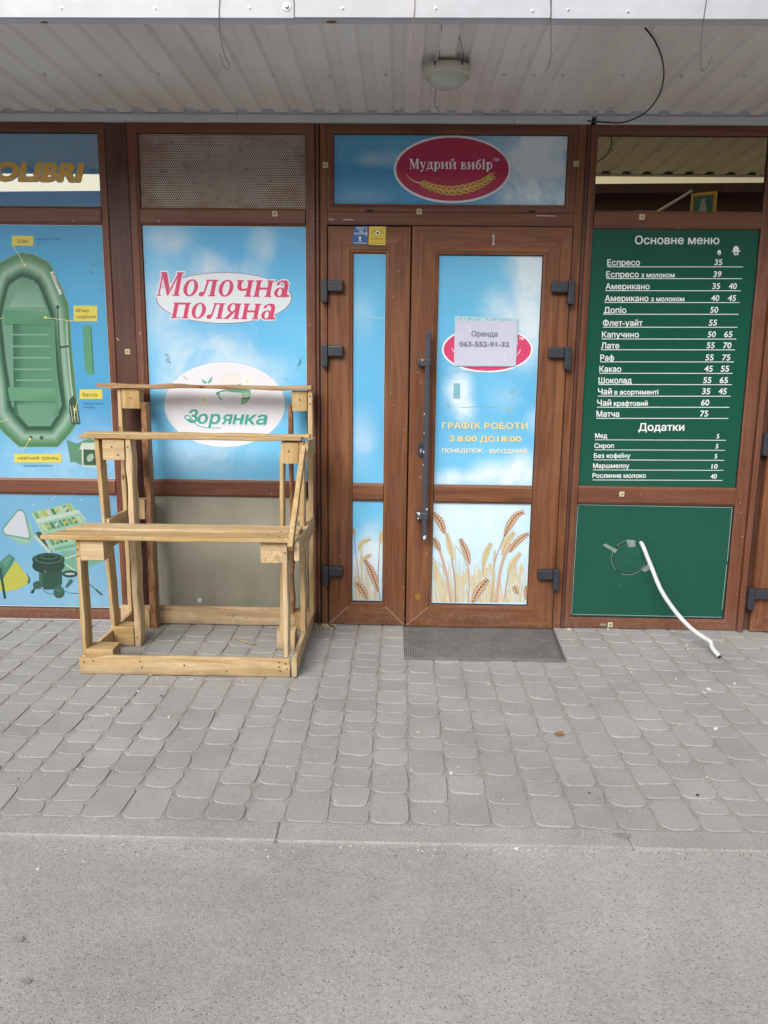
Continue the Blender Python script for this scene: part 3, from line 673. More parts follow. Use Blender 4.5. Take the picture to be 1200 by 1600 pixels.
pts = [(.113+.017*math.cos(k*math.pi/12), 1.003+(.034 if math.sin(k*math.pi/12) > 0 else -.034)*.5+.022*math.sin(k*math.pi/12)) for k in range(24)]
mb.prism(pts, -.024, -.013, M['hinge']); mb.prism([(.113+.006*math.cos(k*math.pi/8), 1.0+.012*math.sin(k*math.pi/8)) for k in range(16)], -.027, -.023, M['steel']); mb.build('lock', dR)
# house number
V_, F_ = text_mesh('1', .01); mb = MB()
mb.prism([(.458, 2.070), (.474, 2.070), (.474, 2.073), (.469, 2.075), (.469, 2.122), (.465, 2.122), (.456, 2.114), (.4575, 2.111), (.463, 2.113), (.463, 2.075), (.458, 2.073)], -.0175, -.0135, M['white_metal']); mb.build('house_number', dR)
# yellow glue spot and weep slots
mb = MB(); M['glue'] = plain('ochre_glue', (.27, .13, .02), .6)
c = W(653, 932, -.0145); mb.quad([(c.x+.016*math.cos(k*.5236), -.0146, c.z+.022*math.sin(k*.5236)) for k in range(12)], M['glue']); mb.build('glue_spot', dR, recalc=False)
for (px, py) in ((578, 329), (831, 330)):
    mb = MB(); c = W(px, py, -.004); mb.box(c.x-.017, c.x+.017, -.005, .0, c.z-.006, c.z+.005, M['seam'], .001); mb.build('drain_cap', dw)
for (px, py) in ((1002, 966), ):
    pass
mb = MB(); c = W(942, 976, -.001); mb.box(c.x-.016, c.x+.016, -.003, .002, c.z-.006, c.z+.006, M['steel'], .001); mb.build('drain_cap', wD)
# top trim strip
mb = MB()
for a, b in ((-4, -.85), (-.848, .55), (.552, .935), (.962, 4)): mb.box(a, b, -.02, .06, ZT-.002+random.uniform(0, .003), 2.690, M['strip_metal'], .002)
mb.build('trim', shop)
# white strip under window A
mb = MB(); mb.box(-2.75, -1.43, -.004, .02, -.015, .0035, M['white_metal'], .001); mb.build('sill_strip', shop)
# building body
mb = MB(); mb.box(-7, -2.76, .0, .3, 0, 2.70, M['post']); mb.build('wall', shop); mb = MB(); mb.box(2.76, 7, 0, .3, 0, 2.70, M['post']); mb.build('wall', shop)
mb = MB(); mb.box(-7, 7, .32, 6, 0, 2.69, M['concrete']); mb.box(-2.755, 2.755, .07, .3, .0, 2.69, M['seam']); mb.build('wall', shop)

# canopy: profiled sheet soffit
def profile(x):                      # trapezoid rib, period .132
    p = .132; t = (x-.002) % p; H_ = .017
    if t < .066: return 0
    if t < .079: return H_*(t-.066)/.013
    if t < .119: return H_
    return H_*(1-(t-.119)/.013)
sm = MB(); i = sm.mi(M['soffit']); xs = []
k0 = math.floor(-7/.132)
for k in range(k0, -k0): xs += [k*.132+.002+d for d in (0, .066, .079, .119)]
xs = [x for x in xs if -7 < x < 7]; ys = [-1.062, -.8, -.5, -.25, -.035, -.012]; rows = []
for y in ys:
    row = []
    for x in xs:
        z = 2.700+profile(x+1e-5)+.0015*noise.noise((x*3, y*3, 0))
        if y == -.012: z += (.002-.004*random.random()) if profile(x+1e-5) < .001 else random.uniform(-.004, 0)
        row.append(sm.bm.verts.new((x, y, z)))
    rows.append(row)
for a, b in zip(rows, rows[1:]):
    for k in range(len(xs)-1): sm.bm.faces.new((a[k], a[k+1], b[k+1], b[k])).material_index = i
sm.box(-7, 7, -1.0, .3, 2.735, 2.78, M['concrete'])
sm.box(-7, 7, -.009, .3, 2.6915, 2.745, M['strip_metal'])
soff = sm.build('soffit_sheet', shop)
# screws
def screw_mesh():
    mb = MB(); mb.lathe([(0, -.009), (.004, -.009), (.0055, -.006), (.0055, -.002), (.010, -.0015), (.010, 0)], 0, 0, M['steel'], 8, False)
    bmesh.ops.recalc_face_normals(mb.bm, faces=mb.bm.faces); me = bpy.data.meshes.new('screw'); mb.bm.to_mesh(me); mb.bm.free(); me.materials.append(M['steel']); return me
sme = screw_mesh()
def rib_x(x, z=0): p = .132; k = round((x-.035)/p); return k*p+.035
for (px, py) in ((70, 122), (157, 123), (247, 121), (338, 121), (426, 119), (516, 118), (603, 116), (788, 116), (835, 117), (880, 117), (973, 117), (1065, 118), (1163, 118), (45, 132),
                 (54, 176), (114, 177), (211, 173), (288, 172), (311, 173), (370, 172), (451, 172), (515, 173), (530, 172), (610, 171), (628, 175), (685, 172), (771, 173), (852, 172), (930, 173), (955, 174), (1093, 175), (1177, 180)):
    p = G(px, py, 2.70); o = bpy.data.objects.new('screw', sme); C.objects.link(o); o.parent = soff
    o.location = (p.x, p.y, 2.700+profile(p.x+1e-5)-.0002); o.rotation_euler = (random.uniform(-.2, .2), random.uniform(-.2, .2), random.random())
# fascia boards, each with a lip returning under to the soffit
def xat(px, py, Y): return W(px, py, Y).x
jx = [-7, -3.1, xat(460, 15, -1.105), xat(861, 15, -1.105), 3.4, 7]
fas = []
for a, b in zip(jx, jx[1:]):
    mb = MB(); dz = random.uniform(-.0015, .0015)
    mb.box(a+.001, b-.001, -1.108, -1.100, 2.698+dz, 2.775+dz, M['white_metal'], .002); mb.box(a+.001, b-.001, -1.100, -1.056, 2.697+dz, 2.701+dz, M['strip_metal'])
    fas.append(mb.build('fascia_board', shop))
for (px, py) in ((96, 12), (243, 13), (390, 12), (535, 13), (681, 13), (832, 17), (888, 15), (981, 18), (448, 10)):
    p = W(px, py, -1.108); o = bpy.data.objects.new('screw', sme); C.objects.link(o); o.parent = fas[1] if px < 460 else fas[2] if px < 861 else fas[3]
    o.location = (p.x, -1.1085, p.z); o.rotation_euler = (R(-90), 0, 0); o.scale = (.6, .6, .6) if px != 448 else (1.6, 1.6, 1.2)
# rust lumps at the lip
M['rust'] = plain('rust_foam', (.20, .12, .05), .9, var=.6, scale=60)
for px, py in ((68, 33), (518, 33)):
    p = G(px, py, 2.70); mb = MB(); bmesh.ops.create_icosphere(mb.bm, subdivisions=2, radius=.014); mb.mi(M['rust'])
    for v in mb.bm.verts: v.co = Vector((p.x, p.y, 2.699))+Vector((v.co.x*1.5, v.co.y*.7, v.co.z*.35))*(1+.5*noise.noise(v.co*90))
    mb.build('rust_patch', shop)
# dark red profiled cladding above the fascia
mb = MB(); i = mb.mi(M['brick_red']); xs = []; k = -7.0; pts = []
while k < 7: pts += [(k, 0), (k+.10, 0), (k+.115, .02), (k+.155, .02), (k+.17, 0)]; k += .17
for (xa, ya), (xb, yb) in zip(pts, pts[1:]): mb.quad([(xa, -1.10+ya, 2.78), (xb, -1.10+yb, 2.78), (xb, -1.10+yb, 3.7), (xa, -1.10+ya, 3.7)], M['brick_red'])
mb.box(-7, 7, -1.06, 6, 3.66, 3.74, M['brick_red']); mb.build('cladding', shop)

# ================================================================== PRINTED SIGNS
def backing(parent, name, x0, x1, z0, z1, m, y):
    mb = MB(); mb.quad([(x0, y, z0), (x1, y, z0), (x1, y, z1), (x0, y, z1)], m)
    return mb.build(name, parent, recalc=False)
def sign(name, label, cat, x, z, y): return thing(name, label, cat, (x, y, z))
WHT = (.80, .82, .86)
# --- bakery sign over the door
M['sky_transom'] = sky_print('sky_film_transom', (.045, .28, .55), (.08, .38, .64), [(.85, 2.42, .50, .9, 1.3), (.55, 2.3, .25, .15, .4), (-.10, 2.49, .16, .045, .45), (-.2, 2.3, .2, .06, .2)], -.14)
sg = sign('bakery_sign', 'blue sky sign with crimson oval and wheat ear above the shop door', 'sign', .234, 2.272, .0165)
backing(sg, 'film', -.358, .826, 2.272, 2.602, M['sky_transom'], .0165)
A = Art(.0160); A.ell(706.5, 264.5, 91.5, 53, (.70, .72, .76), n=72); A.ell(707, 264.5, 88, 49.5, (.40, .030, .085), n=72)
A.build('oval', sg)
A = Art(.0156); roman(A, 'Мудрий', 640, 713, 264, 16, WHT); roman(A, 'вибір', 720, 769.5, 264.5, 16, WHT); A.text('ТМ', 770, 779.5, 252, 4.6, WHT, .01)
A.build('lettering', sg)
GOLD, GOLD2, DGOLD = (.62, .42, .12), (.72, .52, .18), (.26, .13, .03)
A = Art(.0154)
A.curve([(635, 273), (643, 281), (653, 285), (662, 288)], 1.0, GOLD2, 2.6)
path = spline([Vector(p+(0,)) for p in ((660, 286), (680, 294), (706, 298), (735, 293), (757, 284), (769, 275))], 6)
for k in range(0, len(path)-1):
    p = path[k]; t = (path[k+1]-p).normalized(); ang = math.degrees(math.atan2(t.y, t.x)); q = 1-.35*abs(k/len(path)-.45)*2
    for s in (-1, 1):
        if (k+(s > 0)) % 2 and k < len(path)-3: continue
        cx, cy = p.x-t.y*s*3.6*q*-1, p.y+t.x*s*3.6*q*-1
        A.ell(cx, cy, 7.4*q, 3.7*q, GOLD, ang+(24 if s > 0 else -24)*-1, 14)
        A.ell(cx+t.x*1.0, cy+t.y*1.0+.4, 4.8*q, 1.5*q, DGOLD if s < 0 else (.45, .10, .05), ang+(24 if s > 0 else -24)*-1, 12)
    A.line([(p.x, p.y), (p.x+9*t.x+2*t.y, p.y+9*t.y-2*t.x)], .7, GOLD2)
A.build('wheat_ear', sg)

# --- dairy sign
M['sky_dairy'] = sky_print('sky_film_dairy', (.13, .47, .82), (.18, .57, .88), [(-1.24, 2.08, .16, .12, .6), (-.74, 2.08, .09, .13, .55), (-1.05, 1.93, .16, .12, .7), (-.82, 1.90, .12, .1, .5), (-1.26, 1.70, .14, .35, .7), (-1.0, 1.50, .24, .17, .8), (-1.2, 1.35, .15, .2, .5), (-.72, 1.42, .2, .12, .5), (-1.05, 1.0, .3, .2, .55), (-.75, 1.25, .2, .15, .4)], -.08)
sg = sign('dairy_sign', 'tall blue cloudy sign with crimson lettering and a pale oval, behind the wooden rack', 'sign', -.94, .82, .018)
backing(sg, 'film', -1.362, -.512, .822, 2.154, M['sky_dairy'], .0178)
PK = (.60, .075, .165); OV = (.74, .74, .80)
A = Art(.0174); A.ell(350, 465.5, 106, 40, (.25, .05, .12), n=72); A.ell(350, 465.5, 105, 39.2, (.70, .78, .82), n=72)
roman(A, 'Молочна', 244, 451, 462, 37, (.80, .76, .84), .20, .05, 2.5); roman(A, 'поляна', 266, 430, 497, 35, (.80, .76, .84), .20, .05, 2.5)
A.build('oval', sg)
A = Art(.0166); roman(A, 'Молочна', 244, 451, 462, 37, PK, .20, .0, 2.5); roman(A, 'поляна', 266, 430, 497, 35, PK, .20, .0, 2.5); A.build('lettering', sg)
A = Art(.0176); A.ell(351, 632, 95, 67.5, (.42, .58, .72), n=80); A.ell(351, 632, 93.5, 66, (.72, .80, .88), n=80); A.ell(351.5, 632, 91.5, 64, OV, n=80)
A.ell(362, 606, 27, 22, (.73, .72, .70), n=36)
for cx, cy, r in ((386, 597, 12), (318, 625, 11)):
    for k in range(16): a = k*math.pi/8; A.ell(cx+math.cos(a)*r*.6, cy+math.sin(a)*r*.6, r*.42, 1.7, (.78, .78, .74), math.degrees(a), 10)
    A.ell(cx, cy, 3, 3, (.72, .68, .50), n=12)
GR, GR2, GR3 = (.10, .42, .33), (.22, .50, .30), (.05, .22, .17)
A.poly([(314, 592), (324, 597), (322, 600), (317, 598)], GR); A.poly([(324, 597), (332, 587), (331, 595), (327, 600)], GR)
A.poly([(367, 603), (376, 599), (377, 604)], GR)
A.strip([(338, 613), (350, 609), (365, 608), (380, 608), (391, 609)], [(338, 618), (350, 613), (365, 613), (380, 614), (391, 612)], GR3, GR, False)
A.poly([(342, 613), (355, 611), (366, 615), (365, 620), (358, 623), (348, 625), (343, 622)], (.60, .70, .68)); A.curve([(342, 612), (343, 622), (350, 625), (359, 622)], 1.6, GR3)
A.poly([(376, 612), (392, 610), (391, 622), (386, 629), (377, 633), (376, 626), (379, 620)], GR2); A.ell(384, 618, 6, 4, (.50, .62, .52), n=16); A.line([(378, 623), (390, 622)], 1.8, GR3); A.line([(377, 631), (383, 629)], 1.4, GR3)
A.ell(362, 625, 15, 9, (.70, .75, .80), n=30); A.arc(362, 620, 22, 17, .8, (.5, .6, .55), 20, 150)
A.build('logo', sg)
A = Art(.0160); Wg = (.78, .86, .86); TG = (.07, .38, .33)
for col, bd, gw in ((Wg, .085, 3.2), (TG, .03, 0)):
    A.y -= .0004
    A.text('З', 293+(0 if gw else 0), 308, 660, 20, col, bd, .14); [A.text(ch, xa, xb, yb_, 19.6, col, bd, .22, 0) for ch, xa, xb, yb_ in (('о', 307.5, 323, 661.6), ('р', 326.5, 342.5, 662), ('я', 346, 360.5, 662.4), ('н', 363, 378.5, 662.6), ('к', 381.5, 398, 662.8), ('а', 399, 415.5, 663))]
    A.y -= .00034; A.curve([(301, 659), (292, 656), (289, 651), (294, 649), (300, 655), (308, 664), (322, 668), (334, 668.5), (344, 668)], 2.2+gw*.9, col, 1.2+gw)
A.build('lettering', sg)
# peeled glue marks
A = Art(.0158); DK = (.05, .20, .24)
for (cx, cy) in ((262, 562), (468, 566)):
    for k in range(26):
        a, r = random.random()*6.28, random.random(); x, y = cx+r*8*math.cos(a)*.7, cy+r*11*math.sin(a)
        if cx > 400: x = cx+(y-cy)*-.4+random.uniform(-2, 2)
        A.line([(x, y), (x+random.uniform(-3, 3), y+random.uniform(-2.5, 2.5))], .5, DK)
A.line([(286, 588), (294, 594)], .7, DK); A.line([(444, 592), (449, 594), (450, 591)], .6, DK); A.line([(375, 397), (374.5, 423)], .5, (.12, .34, .52))
A.build('scuff', sg)['kind'] = 'stuff'

# --- boat poster (main) and top strip and lower tackle poster
M['sky_boat'] = sky_print('blue_film_boat', (.075, .32, .60), (.12, .42, .66), [(-1.75, .92, .8, .30, .30)], -.42, rough=.035)
M['film_grad'] = M['sky_boat']
sg = sign('boat_poster', 'blue advertising poster of a green inflatable boat with yellow captions', 'poster', -2.1, .82, .018)
backing(sg, 'film', -2.70, -1.580, .819, 2.154, M['sky_boat'], .0178)
A = Art(.0174)
cx0 = 50.0
Rt = [(34, 395), (50, 397), (75, 409), (85, 425), (98, 455), (106, 475), (109, 505), (113, 560), (118, 610), (124, 655), (110, 676), (90, 698)]
cxs = [34, 36, 37, 38, 39, 40, 42, 46, 52, 56, 58, 60]
Lf = [(2*c-p[0], p[1]+(2 if p[1] < 600 else 0)) for p, c in zip(Rt, cxs)]
out = Rt+Lf[::-1][:-1]
mid = [(38+0*i, 540) for i in range(len(out))]
def shrink(pts, k, cyy=560): return [((p[0]-(34+.12*(p[1]-395)*.8))*k+(34+.12*(p[1]-395)*.8), (p[1]-cyy)*(1-(1-k)*.55)+cyy) for p in pts]
cols = [(1.0, (.08, .22, .11)), (.94, (.085, .25, .13)), (.86, (.16, .36, .23)), (.80, (.30, .48, .40)), (.77, (.28, .46, .38)), (.71, (.12, .30, .19)), (.64, (.035, .11, .075)), (.60, (.03, .09, .06)), (.56, (.14, .31, .22))]
A.line(out+[out[0]], 1.6, (.22, .42, .24))
for (ka, ca), (kb, cb) in zip(cols, cols[1:]): A.strip(shrink(out, ka), shrink(out, kb), ca, cb)
A.poly(shrink(out, .56), (.15, .35, .25)); A.strip([(20, 500), (22, 650)], [(36, 500), (38, 650)], (.04, .13, .09), (.09, .28, .17), False); A.strip([(36, 500), (38, 650)], [(85, 500), (92, 650)], (.09, .28, .17), (.11, .30, .19), False)
for y, a, b in ((523, 18, 76), (541, 18, 78), (559, 20, 79), (577, 23, 80), (594, 25, 81)): A.line([(a, y), (b, y)], 1.8, (.24, .44, .35))
A.poly([(33, 437), (52, 437), (70, 480), (14, 480)], None, [(.12, .30, .21), (.12, .30, .21), (.22, .43, .34), (.24, .45, .36)])
A.poly([(5, 484), (77, 488), (79, 507), (8, 506)], None, [(.09, .30, .17), (.12, .34, .20), (.08, .26, .14), (.10, .31, .18)]); A.line([(8, 507), (79, 508)], 1, (.05, .18, .1))
A.poly([(12, 605), (86, 606), (88, 627), (15, 626)], None, [(.11, .33, .19), (.14, .38, .23), (.09, .28, .16), (.12, .34, .2)]); A.line([(15, 627), (88, 628)], 1, (.04, .15, .09))
A.poly([(26, 632), (88, 632), (80, 655), (68, 662), (44, 662), (30, 650)], (.14, .34, .23))
for x in (48, 65): A.ell(x, 684, 3, 3.4, (.04, .14, .09), n=14)
A.poly([(78, 425), (84, 424), (97, 459), (93, 461)], (.62, .70, .64)); A.text('КОЛІБРІ', 81.5, 107.5, 428, 4.0, (.05, .10, .08), .02, rot=66)
A.ell(90, 480, 3, 3, (.05, .08, .07), n=12); A.curve([(90, 480), (91, 500), (93, 540), (98, 600), (102, 640)], 1.8, (.05, .12, .09))
A.curve([(104, 500), (106, 545), (110, 590), (114, 625)], 2.2, (.45, .55, .50)); A.line([(92, 543), (108, 541)], 3, (.04, .10, .08))
A.poly([(108, 625), (115, 617), (121, 630), (126, 663), (112, 663), (108, 645)], (.05, .10, .07))
for dx in (0, 4.5, 9): A.line([(110+dx, 634), (113.5+dx, 660)], 1, (.50, .60, .45))
A.poly([(129, 511), (139, 507), (143, 512), (147, 583), (145, 586), (135, 584), (132, 575)], (.11, .36, .21)); A.line([(142, 512), (146, 583)], 1.4, (.05, .17, .11))
A.poly([(104, 687), (120, 693), (140, 685), (152, 690), (168, 728), (150, 730), (128, 728), (118, 722), (110, 722)], (.12, .30, .19)); A.poly([(128, 692), (150, 692), (150, 703), (124, 702)], (.55, .68, .58)); A.poly([(130, 702), (150, 703), (150, 726), (132, 726)], (.05, .12, .08)); A.line([(129, 700), (129, 728), (151, 729)], 2, (.70, .78, .74))
A.ell(141, 715, 5, 7, (.35, .5, .4), 30, 12)
A.build('boat_picture', sg, tone=(.88, .80, .80))
YL, YD = (.62, .55, .10), (.10, .10, .05)
A = Art(.0166)
for (x0, y0, x1, y1, t, sub, cap) in ((18.5, 368.5, 52, 384, [('Шви', 27, 44, 379.5)], None, 6), (115, 477.5, 152, 502, [("М'яке", 119, 139, 488), ('сидіння', 119, 149.5, 497.5)], None, 5.6), (124.5, 608.5, 160, 623.5, [('Весла', 129, 152, 619.5)], None, 5.8), (22, 709, 96, 722.5, [('навісний транец', 28, 91, 718)], None, 5.2)):
    A.poly([(x0, y0), (x1, y0), (x1, y1), (x0, y1)], YL)
    for (tx, a, b, yb) in t: A.text(tx, a, b, yb, cap, YD, .012)
for (tx, a, b, yb, cap) in (('повнорозмірні', 130, 161, 632, 3.6), ('лопатки', 131, 148, 638, 3.6), ('вбудоване кріплення', 37, 83, 729, 3.4), ('термозварені шви', 57, 95, 374.5, 3.2), ('за ТВЧ', 57, 72, 381, 3.2)): A.text(tx, a, b, yb, cap, (.07, .16, .24), .0)
for l in ([(20, 384), (39, 414)], [(115, 502), (71, 496)], [(122, 623), (117, 640), (116, 655)], [(33, 709), (47, 686)], [(0, 498), (6, 496)], [(0, 659), (12, 655)]): A.line(l, .9, (.60, .62, .20))
for p in ((39, 414), (71, 496), (117, 640), (47, 686)): A.ell(p[0], p[1], 2, 2, (.66, .62, .15), n=10)
A.build('lettering', sg)
A = Art(.0170)
for (px, py) in ((146, 415), (144, 424), (152, 408)):
    for k in range(9): x, y = px+random.uniform(-5, 5), py+random.uniform(-3, 3); A.line([(x, y), (x+random.uniform(-2, 2), y+random.uniform(-2, 2))], .9, (.08, .17, .22))
A.build('scuff', sg)['kind'] = 'stuff'
# top strip
sg = sign('fishing_shop_sign', 'dark blue glazed sign with ochre slanted capitals at the top left corner', 'sign', -2.1, 2.25, .010)
A = Art(.0154)
for col, bd in (((.30, .42, .46), .075), ((.72, .42, .08), .045)): A.text('OLIBRI', -12, 127, 281, 28, col, bd, .20, 2); A.y -= .00035
A.build('lettering', sg)
# lower poster
M['sky_tackle'] = sky_print('blue_film_tackle', (.10, .29, .50), (.15, .36, .54), [(-1.9, .10, 1.2, .30, .10)], -.42)
sg = sign('tackle_poster', 'blue poster of fishing net, tackle box and electric pump low on the left window', 'poster', -2.1, .07, .018)
backing(sg, 'film', -2.70, -1.580, .073, .720, M['sky_tackle'], .0178)
A = Art(.0174)
def T6(x, y): return (x/6.316, 770+y/6.316)
def P6(l, c): A.poly([T6(*p) for p in l], c)
def L6(l, w_, c): A.line([T6(*p) for p in l], w_/6.316, c)
def E6(x, y, rx, ry, c, a=0): q = T6(x, y); A.ell(q[0], q[1], rx/6.316, ry/6.316, c, a, 24)
P6([(40, 410), (240, 520), (310, 480), (340, 430), (300, 270), (240, 400)], (.30, .52, .42)); P6([(20, 350), (170, 165), (210, 160), (250, 190), (310, 440), (290, 465), (50, 420), (22, 400)], (.16, .38, .30)); P6([(40, 355), (175, 185), (210, 178), (238, 205), (290, 430), (275, 445), (55, 405), (38, 385)], (.58, .66, .74))
L6([(340, 420), (500, 590)], 36, (.45, .60, .55)); L6([(345, 400), (520, 590)], 8, (.10, .25, .18)); P6([(350, 390), (420, 380), (520, 560), (430, 500)], (.05, .12, .10))
P6([(310, 190), (690, 100), (840, 260), (1000, 520), (540, 590), (500, 560)], (.30, .55, .42))
rg = random.Random(3)
for row, (x0, y0, x1, y1) in enumerate(((330, 200, 700, 110), (395, 315, 790, 225), (480, 455, 850, 370))):
    n = 9
    for k in range(n):
        a, b = k/n, (k+.72)/n; xa, ya = x0+(x1-x0)*a, y0+(y1-y0)*a; xb, yb = x0+(x1-x0)*b, y0+(y1-y0)*b; h = 62
        P6([(xa, ya), (xb, yb), (xb+38, yb+h), (xa+38, ya+h)], rg.choice([(.07, .25, .12), (.14, .38, .16), (.40, .46, .10), (.10, .30, .18), (.45, .60, .40), (.08, .22, .12)]))
        if k % 2: E6((xa+xb)/2+16, (ya+yb)/2+30, 14, 20, rg.choice([(.50, .48, .08), (.55, .62, .50)]))
P6([(350, 262), (770, 165), (800, 195), (375, 300)], (.50, .66, .58)); L6([(320, 205), (500, 560)], 12, (.45, .62, .54)); L6([(770, 180), (850, 270)], 12, (.45, .62, .54))
L6([(540, 560), (900, 480)], 30, (.14, .42, .28)); P6([(600, 560), (1060, 660), (870, 735), (620, 790)], (.18, .44, .32)); L6([(640, 650), (760, 610)], 10, (.6, .7, .68)); L6([(640, 700), (740, 770)], 10, (.6, .7, .68))
P6([(385, 720), (612, 720), (612, 900), (560, 955), (440, 955), (385, 900)], (.035, .10, .075)); P6([(385, 740), (420, 740), (420, 930), (385, 900)], (.06, .15, .12)); E6(478, 720, 162, 78, (.03, .075, .06)); E6(478, 660, 162, 68, (.025, .065, .05)); E6(480, 650, 140, 52, (.07, .15, .12)); E6(480, 645, 122, 42, (.02, .055, .045)); E6(485, 632, 88, 28, (.07, .14, .12)); E6(485, 628, 70, 20, (.02, .06, .045)); E6(365, 730, 36, 42, (.025, .07, .055)); P6([(440, 755), (452, 785), (446, 790)], (.6, .68, .66))
E6(690, 800, 78, 36, (.03, .08, .06)); E6(690, 800, 50, 12, (.42, .55, .56)); E6(370, 910, 45, 40, (.05, .13, .10)); L6([(350, 930), (310, 990), (330, 970)], 22, (.05, .13, .10)); P6([(640, 930), (690, 850), (720, 860), (715, 890), (660, 940)], (.06, .16, .12)); E6(583, 985, 56, 56, (.05, .13, .10)); E6(583, 955, 50, 26, (.07, .17, .13)); P6([(560, 900), (600, 900), (606, 940), (554, 940)], (.05, .13, .10)); L6([(400, 940), (470, 990), (540, 1005)], 6, (.05, .12, .10)); L6([(640, 970), (700, 990), (790, 995)], 6, (.05, .12, .10)); L6([(860, 880), (950, 960)], 9, (.05, .14, .14)); L6([(945, 955), (1008, 1008)], 18, (.04, .11, .11))
P6([(-30, 900), (155, 670), (290, 850), (270, 900), (190, 945), (60, 975), (-30, 960)], (.50, .54, .10)); P6([(0, 680), (90, 605), (150, 645), (100, 740), (30, 850), (0, 860)], (.07, .24, .17)); P6([(20, 680), (90, 625), (120, 640), (60, 740)], (.12, .32, .26)); L6([(0, 740), (50, 1045)], 26, (.03, .08, .07)); P6([(255, 770), (300, 850), (290, 905), (270, 880), (282, 850)], (.05, .14, .12))
A.build('tackle_picture', sg, tone=(.78, .74, .74))
A = Art(.0168)
for (x, y) in ((50, 790), (80, 781), (84, 777), (125, 782)): A.line([(x, y), (x+4, y-2)], .8, (.45, .6, .7))
A.build('scuff', sg)['kind'] = 'stuff'

# --- door films
M['sky_doorA'] = sky_print('sky_film_door', (.12, .43, .74), (.18, .55, .82), [(.68, 1.97, .17, .17, 1.1), (.70, 1.78, .13, .22, .9), (.52, 1.76, .13, .12, .9), (.66, 1.58, .16, .18, .7), (.31, 1.32, .09, .16, 1.0), (.36, 1.20, .07, .08, .6), (.50, .87, .14, .10, 1.2), (.30, .84, .16, .07, .9), (.67, .88, .14, .14, 1.1), (.72, 1.16, .06, .08, .5), (.55, 1.3, .1, .1, .25)], -.12)
M['sky_doorB'] = sky_print('pale_sky_film_door', (.40, .66, .86), (.55, .76, .90), [(.45, .5, .4, .4, .7)], -.05)
M['sky_sideA'] = sky_print('sky_film_sidelight', (.12, .43, .74), (.18, .55, .82), [(-.2, 1.05, .09, .2, .4), (-.22, 1.70, .09, .16, .25)], -.28)
M['sky_sideB'] = sky_print('sky_film_sidelight_low', (.12, .48, .78), (.16, .56, .84), [(-.12, .40, .16, .22, 1.0), (-.2, .25, .2, .2, .8)], -.24)
sg = sign('door_sky_film', 'sky blue printed film with opening hours on the upper pane of the main door', 'sign', .457, .813, .0075)
backing(sg, 'film', .191, .724, .814, 2.019, M['sky_doorA'], .0073)
A = Art(.0070); A.ell(761.5, 546, 71, 36, (.80, .84, .88), n=64); A.ell(761.5, 546, 68.3, 33.5, (.62, .065, .16), n=64); A.text('ТМ', 811, 818, 531, 4.3, WHT, .02); A.text('р', 800, 809, 541, 13, WHT, .05)
A.curve([(706, 544), (709, 549), (714, 552)], 1, WHT); A.curve([(806, 556), (811, 551), (813, 546)], 1, WHT); A.build('oval', sg)
A = Art(.0068); CR, BR = (.74, .66, .33), (.45, .40, .30)
for col, bd, o_ in (((.27, .26, .15), .05, .0), (CR, .02, 0)):
    A.y -= .0004
    A.text('ГРАФІК', 691, 751, 669.5, 9.6, col, bd, 0); A.text('РОБОТИ', 757, 824.5, 670, 9.6, col, bd, 0)
    A.text('З', 701.5, 710, 689.5, 8.8, col, bd); A.text('8:00', 714.5, 745, 689.5, 8.8, col, bd); A.text('ДО', 750, 773, 690, 8.8, col, bd); A.text('18:00', 777, 814.5, 690, 8.8, col, bd)
for col, bd in (((.35, .5, .5), .04), ((.74, .74, .60), .02)): A.y -= .0004; A.text('ПОНЕДІЛОК', 690.5, 754, 707, 6.2, col, bd); A.text('-', 758, 761, 707, 6, col, bd); A.text('ВИХІДНИЙ', 765, 823, 708, 6.2, col, bd)
A.build('lettering', sg)
A = Art(.0066); GY = (.22, .44, .52)
for q in ([(709, 599), (719, 599), (719, 623), (708, 623)], [(797, 611), (804, 605), (804, 616), (797, 616)], [(692, 636), (700, 628), (706, 637)], [(757, 406), (761, 406), (761, 416), (757, 416)], [(789, 638), (803, 639), (803, 644), (789, 644)], [(798, 625), (804, 621), (804, 624)]): A.poly(q, GY)
A.curve([(685, 590), (696, 583), (720, 581), (760, 582), (800, 583)], .7, (.2, .38, .42)); A.curve([(720, 637), (750, 635), (770, 636), (784, 638)], 1.1, (.2, .42, .5)); A.curve([(822, 597), (829, 592), (833, 585)], .7, (.2, .38, .42))
for k in range(22): x, y = random.uniform(698, 826), random.uniform(620, 660); A.line([(x, y), (x+random.uniform(-3, 3), y+random.uniform(-2, 2))], .4, (.24, .45, .55))
A.build('scuff', sg)['kind'] = 'stuff'
